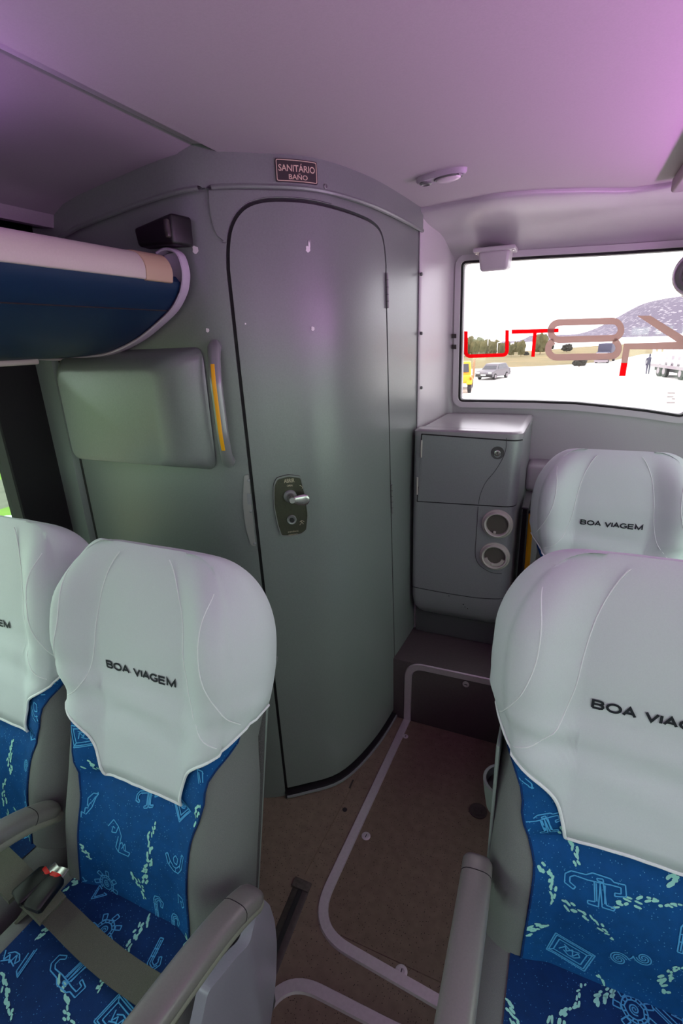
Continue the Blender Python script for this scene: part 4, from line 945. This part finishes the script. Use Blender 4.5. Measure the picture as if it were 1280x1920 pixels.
# lap belt, sleeve and buckles
def belt(pts, hw, name, m, T, th=.0022, z=.0):
    A = crom(pts, 6); return mesh(name, *sweep(A, hw, th, (.6, .8, 0), 10, 4), m, T)
bl = [onz(x, y, z) for x, y, z in ((86, 1692, .47), (118, 1722, .452), (165, 1768, .444), (225, 1818, .442), (290, 1862, .446), (345, 1895, .452))]
def ribbon(pts, hwv, th):
    A = crom(pts, 6); R = []
    for i, q in enumerate(A):
        d = (A[min(i+1, len(A)-1)]-A[max(i-1, 0)]).normalized(); s = d.cross(Vector((0, 0, 1))).normalized(); u = s.cross(d)
        R.append([q+s*hwv+u*th, q+s*hwv-u*th, q-s*hwv-u*th, q-s*hwv+u*th])
    return loft(R)
mesh('lap_belt', *ribbon(bl, .027, .0014), BELT, sA)
mesh('belt_sleeve', *ribbon([onz(62, 1672, .492), onz(80, 1688, .478), onz(100, 1708, .464)], .0285, .007), mat('belt_sleeve_webbing', (96, 98, 84), .9, 0, .2, 700, .5, 600), sA)
def buckle(T, c, d, name='buckle'):
    d = Vector(d).normalized(); s = d.cross(Vector((0, 0, 1))).normalized()
    bk = mesh(name, *sweep([c-d*.034, c-d*.03, c+d*.024, c+d*.03], [.018, .022, .024, .020], [.007, .010, .011, .008], tuple(s), 16, 4), BUCK, T)
    mesh('red_button', *sweep([c+d*.021+Vector((0, 0, .004)), c+d*.032+Vector((0, 0, .003))], .013, .007, tuple(s), 14, 4), RED, bk)
    mesh('tongue', *sweep([c+d*.026-Vector((0, 0, .002)), c+d*.05-Vector((0, 0, .003))], .014, .0012, tuple(s), 8, 4), CHROME, bk)
    return bk
buckle(sA, onz(84, 1672, .50), (-.10, .9, .1)); 
mesh('buckle_web', *ribbon([onz(40, 1715, .43), onz(66, 1690, .478), onz(80, 1676, .494)], .018, .003), BELT, sA)
# left window seat
sB, PB, CB = build_seat('coach_seat', 'white-covered seat by the left window, cut off at the left edge', (LX-.495, LYJ+.02, 0), 15, 8, .413, text_s=.53, text_x=-.035)
buckle(sB, onz(62, 1660, .50), (.25, .9, .1))
mesh('belt_sleeve', *ribbon([onz(-10, 1612, .50), onz(18, 1640, .49), onz(44, 1668, .478)], .030, .007), BELT, sB)
mesh('lap_belt', *ribbon([onz(-60, 1560, .45), onz(-10, 1612, .495), onz(10, 1632, .49)], .027, .0015), BELT, sB)
# right aisle seat, nearer
sC, PC, CC = build_seat('coach_seat', 'nearest white-covered seat right of the aisle, its lettering cut off at the right edge', (.18, .69, 0), 9, 14, .446,
    back_print=[('figure', 1112, 1645, -.05, .046), ('frame', 1068, 1774, -.25, .034), ('spirals', 1180, 1782, -.2, .036), ('trail', 1100, 1712, -.5, .095), ('trail', 1218, 1690, .3, .11), ('trail', 1020, 1640, -1.35, .075), ('figure', 1012, 1525, .2, .034), ('fish', 966, 1440, -.9, .028), ('trail', 1060, 1582, -1.2, .07), ('trail', 1010, 1725, .4, .04), ('cane', 1276, 1738, 0, .03), ('trail', 1262, 1820, 1.2, .07), ('trail', 1205, 1600, .7, .07)],
    cushion_print=[('trail', 1062, 1872, -1.1, .10), ('trail', 1135, 1838, -1.0, .08), ('sun', 1190, 1890, 0, .034)])
armrest(sC, Vector((-.0655, .708, .617)), Vector((-.060, .60, .630)), Vector((-.050, .22, .645)), .027)
c = onz(946, 1466, .66)
ch = mesh('cup_holder', *lathe(c, (0, 0, 1), [(.030, -.07), (.034, -.068), (.040, -.03), (.044, 0), (.044, .004), (.038, .004), (.035, -.01), (.03, -.06), (.0, -.062)], 28), SHELL, sC)
mesh('cup_well', *lathe(c, (0, 0, 1), [(.034, -.012), (.0, -.011)], 24), BLACK, ch)
mesh('side_plate', *rbox(-.052, -.046, .74, .98, .40, .86, .003), SHELL, sC)
# last-row right seat
sD, PD, CD = build_seat('coach_seat', 'last-row white-covered seat below the rear window, beside the yellow rail', (.18, 1.72, 0), 9, 23, .397)

# ------------------------------------------------------------------ outside
GZ = -2.45
CONC = mat('pale_concrete', (214, 210, 204), .9, 0, .05, .4)
DRY = mat('dry_grass_field', (138, 120, 78), .95, 0, 0, .25, rgb2=(112, 102, 66))
GRASS = mat('green_grass', (92, 126, 30), .95, 0, 0, 1.5, rgb2=(116, 144, 48))
ASPH = mat('grey_asphalt', (100, 96, 86), .95, 0, .15, 3)
DIRT = mat('dry_dirt', (140, 116, 84), .95, 0, .15, 4)
BUSH = mat('dull_foliage', (74, 72, 46), .95, 0, 0, .9, rgb2=(112, 104, 70))
BUSHD = mat('dark_foliage', (52, 48, 42), .95, 0, .3, 1.2)
HILL = speckle('hazy_hill', (104, 96, 110), (176, 170, 174), .22, .26, 1., 0)
TYRE = mat('tyre_rubber', (40, 36, 38), .8)
CARG = mat('car_grey', (112, 106, 112), .35, .3); CARW = mat('car_glass', (60, 58, 66), .1)
TRY = mat('truck_yellow', (236, 168, 28), .45); WOOD = mat('stake_wood', (176, 142, 112), .8); LW = mat('lorry_white', (226, 220, 224), .5); LG = mat('lorry_grey', (150, 138, 144), .6)
DVAN = mat('dark_lorry', (66, 62, 84), .6); PLATE = mat('plate_white', (230, 230, 226), .5); LAMPR = mat('orange_lamp', (226, 80, 30), .4)
def ground(name, P, z, m, label): struct(name, [(x, y, z) for x, y in P], [tuple(range(len(P)))], m, label, None, False)
gf = [onz(x, y, GZ) for x, y in ((1280, 641), (1200, 643), (1090, 650), (1020, 656), (960, 659))]
ground('ground', [(-400, -400), (400, -400), (400, gf[0].y)]+[(p.x, p.y) for p in gf]+[(-400, gf[-1].y)], GZ-.03, DRY, 'dry grassland around the yard')
fe = [onz(x, y, GZ) for x, y in ((800, 697), (915, 690), (1000, 687), (1080, 683), (1150, 676), (1205, 664), (1280, 652))]
ground('ground_yard', [(-1.9, -200), (400, -200)]+[(p.x+(300 if i == 0 else 0), p.y) for i, p in enumerate(fe[::-1])]+[(-60, fe[0].y)], GZ, CONC, 'pale concrete yard behind the coach')
x1_, x2_, x3_ = onz(12, 897, GZ).x, onz(25, 948, GZ).x, onz(30, 968, GZ).x
for nm, xa_, xb_, m_, lb in (('ground_verge', -60, x1_, GRASS, 'bright green verge beyond the path outside the left window'), ('ground_path', x1_, x2_, ASPH, 'grey asphalt path outside the left window'), ('ground_strip', x2_, x3_, GRASS, 'narrow green strip beside the asphalt path'), ('ground_dirt', x3_, -1.9, DIRT, 'bare earth beside the coach')):
    ground(nm, [(xa_, -80), (xb_, -80), (xb_, 30), (xa_, 30)], GZ+.01, m_, lb)
# white plastic bag on the bare earth
c = onz(16, 982, GZ)
V, Fc = [], []
bm = bmesh.new(); bmesh.ops.create_icosphere(bm, subdivisions=3, radius=1)
for v in bm.verts:
    k = 1+.28*noise.noise(v.co*2.1)+.10*noise.noise(v.co*6); v.co = Vector((v.co.x*.20*k, v.co.y*.24*k, max(-.55, v.co.z)*.13*k))
bm.verts.index_update(); V = [c+v.co+Vector((0, 0, .075)) for v in bm.verts]; Fc = [tuple(v.index for v in f.verts) for f in bm.faces]; bm.free()
bag = thing('plastic_bag', 'crumpled white plastic bag on bare earth outside the left window', 'bag', (c.x, c.y, GZ))
mesh('bag_body', V, Fc, mat('white_plastic', (232, 234, 234), .5, 0, .0, 14, rgb2=(150, 200, 186)), bag)
mesh('bag_knot', *sweep([c+Vector((.05, .12, .09)), c+Vector((.07, .2, .12)), c+Vector((.06, .26, .10))], [.03, .05, .02], [.01, .015, .01], None, 10, 2), PLATE, bag)
# hills
def hill(name, label, ridge, dist, depth, m):
    pts = [(CAM+ray(x, y)*(dist/ray(x, y).y)) for x, y in ridge]; rows = []
    P = crom([tuple(p) for p in pts], 8)
    for j in range(13):
        t_ = j/12; prof_ = math.sin(PI*min(1, t_))**.9 if t_ < .5 else math.sin(PI*t_)**.7; row = []
        for p in P:
            h = (p.z-GZ)*prof_; nz = noise.noise(Vector((p.x*.02, t_*4, 3)))*.10*(p.z-GZ)*math.sin(PI*t_*2 if t_ < .5 else 0)
            row.append((p.x, p.y+(t_-.5)*depth, GZ-1+h+nz))
        rows.append(row)
    o = struct(name, *loft(rows, False, False, False), m, label)
hill('ground_hill', 'hazy violet hill far behind the yard on the right', [(960, 640), (1030, 636), (1080, 626), (1120, 613), (1160, 592), (1200, 570), (1240, 559), (1290, 552), (1360, 545), (1460, 560)], 620, 500, HILL)
# bushes along the far edge of the field
def bush(c, rx_, rz_, m, label, seed, group):
    bm = bmesh.new(); bmesh.ops.create_icosphere(bm, subdivisions=4, radius=1)
    for v in bm.verts:
        k = 1+.30*noise.noise(v.co*1.7+Vector((seed, 0, 0)))+.20*noise.noise(v.co*4.5+Vector((0, seed, 0)))+.12*noise.noise(v.co*9); v.co = Vector((v.co.x*rx_*k, v.co.y*rx_*k*.8, max(v.co.z*k, -.75)*rz_))
    bm.verts.index_update(); V = [c+v.co+Vector((0, 0, rz_*.95)) for v in bm.verts]; Fc = [tuple(v.index for v in f.verts) for f in bm.faces]; bm.free()
    T = thing('bush', label, 'bush', tuple(c), group); mesh('foliage', V, Fc, m, T); mesh('stem', *tube([c, c+Vector((0, 0, rz_*.8))], rx_*.07, 8), WOOD, T)
rng = random.Random(5)
ords = ('first', 'second', 'third', 'fourth', 'fifth', 'sixth', 'seventh')
for i, x in enumerate((864, 881, 898, 914, 931, 949, 967)):
    b_ = onz(x, 662.5, GZ); h = (b_-CAM).length/F_PX*(664-(636+i*1.6))*.52; bush(b_, h*.62, h, BUSH, '%s bush from the left in the rear row of the far tree line' % ords[i], 60+i*2.3, 'rear row of the far tree line')
names = ('leftmost olive bush of the far tree line behind the yard', 'second olive bush of the far tree line, above the yellow truck', 'olive bush of the far tree line above the grey car', 'rounded olive bush in the middle of the far tree line', 'low olive bush of the far tree line below the red letter U', 'olive bush of the far tree line by the right arm of the letter U', 'olive bush of the far tree line left of the letter T', 'taller olive tree-like bush of the far line behind the letter T', 'olive bush of the far tree line right of the letter T')
for i, (x, yt) in enumerate(((856, 634), (872, 637), (889, 639), (906, 641), (922, 643), (940, 645), (958, 647), (976, 642), (1012, 633))):
    b_ = onz(x, 668 if i < 8 else 664, GZ); h = (b_-CAM).length/F_PX*(666-yt)*.52; bush(b_, h*.54 if i < 8 else h*.6, h, BUSH, names[i], i*3.1, 'bushes of the far tree line')
for i, (x, yb_, r_, lb) in enumerate(((986, 667, 7, 'dark round bush in the dry field left of the letter T foot'), (1062, 660, 13, 'dark bush inside the lower ring of the figure eight'), (1030, 656, 10, 'dull bush at the left side of the figure eight'), (1085, 688, 16, 'dark bush below the figure eight at the yard edge'))):
    b_ = onz(x, yb_, GZ); h = (b_-CAM).length/F_PX*r_*.5; bush(b_, h*1.2, h, BUSHD, lb, 40+i, 'dark bushes in the field')
for i, (x, yt) in enumerate(((887, 636), (913, 640), (931, 646))):
    b_ = onz(x, 667, GZ); h = (b_-CAM).length/F_PX*(667-yt)
    T = thing('lamp_post', 'thin pale lamp post before the far tree line, %s' % ('left of three', 'middle of three', 'right of three')[i], 'lamp post', tuple(b_), 'far lamp posts')
    mesh('pole', *tube([b_, b_+Vector((0, 0, h))], .09, 8), PLATE, T); mesh('lamp_head', *tube([b_+Vector((0, 0, h)), b_+Vector((.8, -.1, h+.1))], .08, 8), PLATE, T)

def wheel(T, c, r, w_, axis):
    axis = Vector(axis).normalized(); t_ = mesh('wheel', *lathe(c-axis*w_/2, axis, [(r*.7, 0), (r, w_*.12), (r, w_*.88), (r*.7, w_)], 20), TYRE, T)
    mesh('hub_cap', *lathe(c-axis*w_*.54, axis, [(r*.55, 0), (r*.55, w_*1.08)], 14), LG, t_)
def placer(c, rot):
    M_ = Matrix.Translation(c) @ Matrix.Rotation(rot, 4, 'Z'); return lambda VF: ([M_ @ Vector(v) for v in VF[0]], VF[1]), (lambda v: M_ @ Vector(v)), (lambda v: (M_.to_3x3() @ Vector(v)))
# small grey car, seen front on
c = onz(906, 713, GZ); T = thing('parked_car', 'small grey hatchback seen from the front beside the yellow truck', 'car', tuple(c))
pw, pp, pd = placer(c, math.radians(-18))
side = lambda x: [(x, -.0, .28), (x, -.02, .62), (x, .1, .74), (x, .95, .86), (x, 3.7, .90), (x, 3.9, .5), (x, 3.8, .28)]
mesh('body', *pw(loft([side(-.80), side(-.83), side(.83), side(.80)])), CARG, T)
mesh('cabin', *pw(loft([[(-.76, 1.0, .86), (.76, 1.0, .86), (.78, 3.6, .90), (-.78, 3.6, .90)], [(-.6, 1.6, 1.38), (.6, 1.6, 1.38), (.62, 3.2, 1.38), (-.62, 3.2, 1.38)]])), CARG, T)
mesh('windscreen', *pw(([(-.66, 1.06, .93), (.66, 1.06, .93), (.54, 1.55, 1.33), (-.54, 1.55, 1.33)], [(0, 1, 2, 3)])), CARW, T, False)
mesh('side_window', *pw(([(.77, 1.3, .95), (.785, 3.3, .97), (.64, 3.1, 1.33), (.63, 1.7, 1.33)], [(0, 1, 2, 3)])), CARW, T, False)
mesh('bumper', *pw(rbox(-.82, .82, -.10, .1, .30, .50, .04)), TYRE, T); mesh('number_plate', *pw(boxg(-.24, .24, -.115, -.1, .40, .52)), PLATE, T, False)
for x in (-.6, .6): mesh('headlamp', *pw(rbox(x-.16, x+.16, -.04, .02, .58, .70, .02)), PLATE, T)
for x in (-.74, .74):
    for y in (.7, 3.1): wheel(T, pp((x, y, .29)), .29, .2, pd((1, 0, 0)))
# yellow stake-bed truck cut by the window edge
c = onz(866, 738, GZ); T = thing('yellow_truck', 'yellow truck with wooden stake bed at the left edge of the rear window', 'truck', tuple(c))
pw, pp, pd = placer(c, math.radians(8))
mesh('cab', *pw(bev(([(-1.0, 1.2, .7), (.55, 1.2, .7), (.55, 2.6, .7), (-1.0, 2.6, .7), (-.85, 1.35, 2.15), (.42, 1.35, 2.15), (.45, 2.5, 2.15), (-.85, 2.5, 2.15)], boxg(0, 1, 0, 1, 0, 1)[1]), .08, 3)), TRY, T)
mesh('bonnet', *pw(rbox(-.7, .55, .1, 1.4, .7, 1.25, .12)), TRY, T)
mesh('wing', *pw(sweep([(.46, .55-.60*math.cos(t), .50+.56*math.sin(t)) for t in [PI*(.08+.84*k/12) for k in range(13)]], .20, .05, (1, 0, 0), 12, 4)), TRY, T)
mesh('windscreen', *pw(([(-.8, 1.195, 1.4), (.38, 1.195, 1.4), (.32, 1.31, 2.0), (-.72, 1.31, 2.0)], [(0, 1, 2, 3)])), CARW, T, False)
mesh('front_lamp', *pw(rbox(.50, .62, .05, .2, .95, 1.12, .03)), LAMPR, T)
for k in range(6): mesh('stake_board', *pw(boxg(.58, .64, 2.7, 5.4, .9+.24*k, 1.08+.24*k)), WOOD, T, False)
for k in range(4): mesh('stake_post', *pw(boxg(.64, .70, 2.75+.85*k, 2.87+.85*k, .8, 2.4)), WOOD, T, False)
mesh('bed', *pw(boxg(-1.1, .62, 2.7, 5.4, .7, .9)), WOOD, T, False)
for x in (-.75, .48):
    for y in (.55, 4.3): wheel(T, pp((x, y, .45)), .45, .28, pd((1, 0, 0)))
# dark lorry seen through the figure eight
c = onz(1130, 680, GZ); T = thing('dark_lorry', 'dark covered lorry seen through the lower ring of the figure eight', 'truck', tuple(c))
k = (c-CAM).length/F_PX; pw, pp, pd = placer(c, math.radians(-12))
mesh('box_body', *pw(rbox(-10*k, 10*k, 0, 5, 10*k, 29*k, .1)), DVAN, T); mesh('cab', *pw(rbox(-9*k, 9*k, -1.6, 0, 3*k, 17*k, .15)), DVAN, T)
mesh('windscreen', *pw(boxg(-8*k, 8*k, -1.63, -1.58, 10*k, 16*k)), LW, T, False); mesh('bumper', *pw(boxg(-9.5*k, 9.5*k, -1.75, -1.5, 2*k, 5*k)), LG, T, False)
for x in (-8, 8):
    for y in (-.9, 3.6): wheel(T, pp((x*k, y, 2.6*k)), 2.6*k, .3, pd((1, 0, 0)))
# white lorry at the right edge and a person beside it
c = onz(1216, 703, GZ); T = thing('white_lorry', 'white lorry with open slatted side at the right edge of the rear window', 'truck', tuple(c))
c2 = onz(1290, 716, GZ); ang = math.atan2(c2.y-c.y, c2.x-c.x); pw, pp, pd = placer(c, ang)
k = (c-CAM).length/F_PX
L_ = 9.
mesh('bed', *pw(boxg(0, L_, 0, 2.4, .75, 1.0)), LG, T, False); mesh('chassis', *pw(boxg(.2, L_, .3, 2.1, .45, .75)), TYRE, T, False)
for i in range(8): mesh('side_stake', *pw(boxg(.1+i*1.1, .55+i*1.1, -.04, .04, 1.0, 2.6)), LW, T, False)
for z in (1.25, 1.8, 2.45): mesh('side_board', *pw(boxg(0, L_, .04, .10, z, z+.22)), LW, T, False)
mesh('load', *pw(rbox(.8, L_, .5, 2.2, 1.0, 2.9, .1)), LW, T); mesh('load_cover', *pw(bev(([(3.2, .4, 2.9), (L_, .4, 2.9), (L_, 2.2, 2.9), (3.2, 2.2, 2.9), (4.2, .8, 4.6), (L_, .8, 4.6), (L_, 1.8, 4.6), (4.2, 1.8, 4.6)], boxg(0, 1, 0, 1, 0, 1)[1]), .15, 3)), LW, T)
for x in (1.6, 2.7, 5.6): wheel(T, pp((x, .2, .48)), .48, .3, pd((0, 1, 0))); wheel(T, pp((x, 2.2, .48)), .48, .3, pd((0, 1, 0)))
c = onz(1213, 701, GZ)
pe = thing('person', 'distant person in dark clothes standing beside the white lorry', 'person', tuple(c))
def ringz(x, y, z, a, b_): return [c+Vector((x+a*math.cos(2*PI*k/12), y+b_*math.sin(2*PI*k/12), z)) for k in range(12)]
bd = join(loft([ringz(-.1, 0, z, a, a*1.1) for z, a in ((0, .05), (.06, .055), (.1, .05), (.45, .06), (.5, .065), (.85, .095), (.9, .09))]), loft([ringz(.1, .03, z, a, a*1.1) for z, a in ((0, .05), (.06, .055), (.1, .05), (.45, .06), (.5, .065), (.85, .095), (.9, .09))]),
    loft([ringz(0, 0, z, a, b_) for z, a, b_ in ((.82, .15, .11), (.95, .18, .12), (1.1, .16, .11), (1.3, .20, .12), (1.42, .20, .11), (1.47, .10, .08), (1.5, .055, .06), (1.54, .055, .06), (1.57, .07, .09), (1.64, .08, .10), (1.72, .075, .095), (1.77, .04, .05))]),
    tube([c+Vector((-.2, 0, 1.41)), c+Vector((-.26, 0, 1.12)), c+Vector((-.24, -.1, .86)), c+Vector((-.23, -.12, .76))], .045, 10), tube([c+Vector((.2, 0, 1.41)), c+Vector((.26, 0, 1.12)), c+Vector((.24, -.1, .86)), c+Vector((.23, -.12, .76))], .045, 10))
mesh('body', *bd, DVAN, pe)
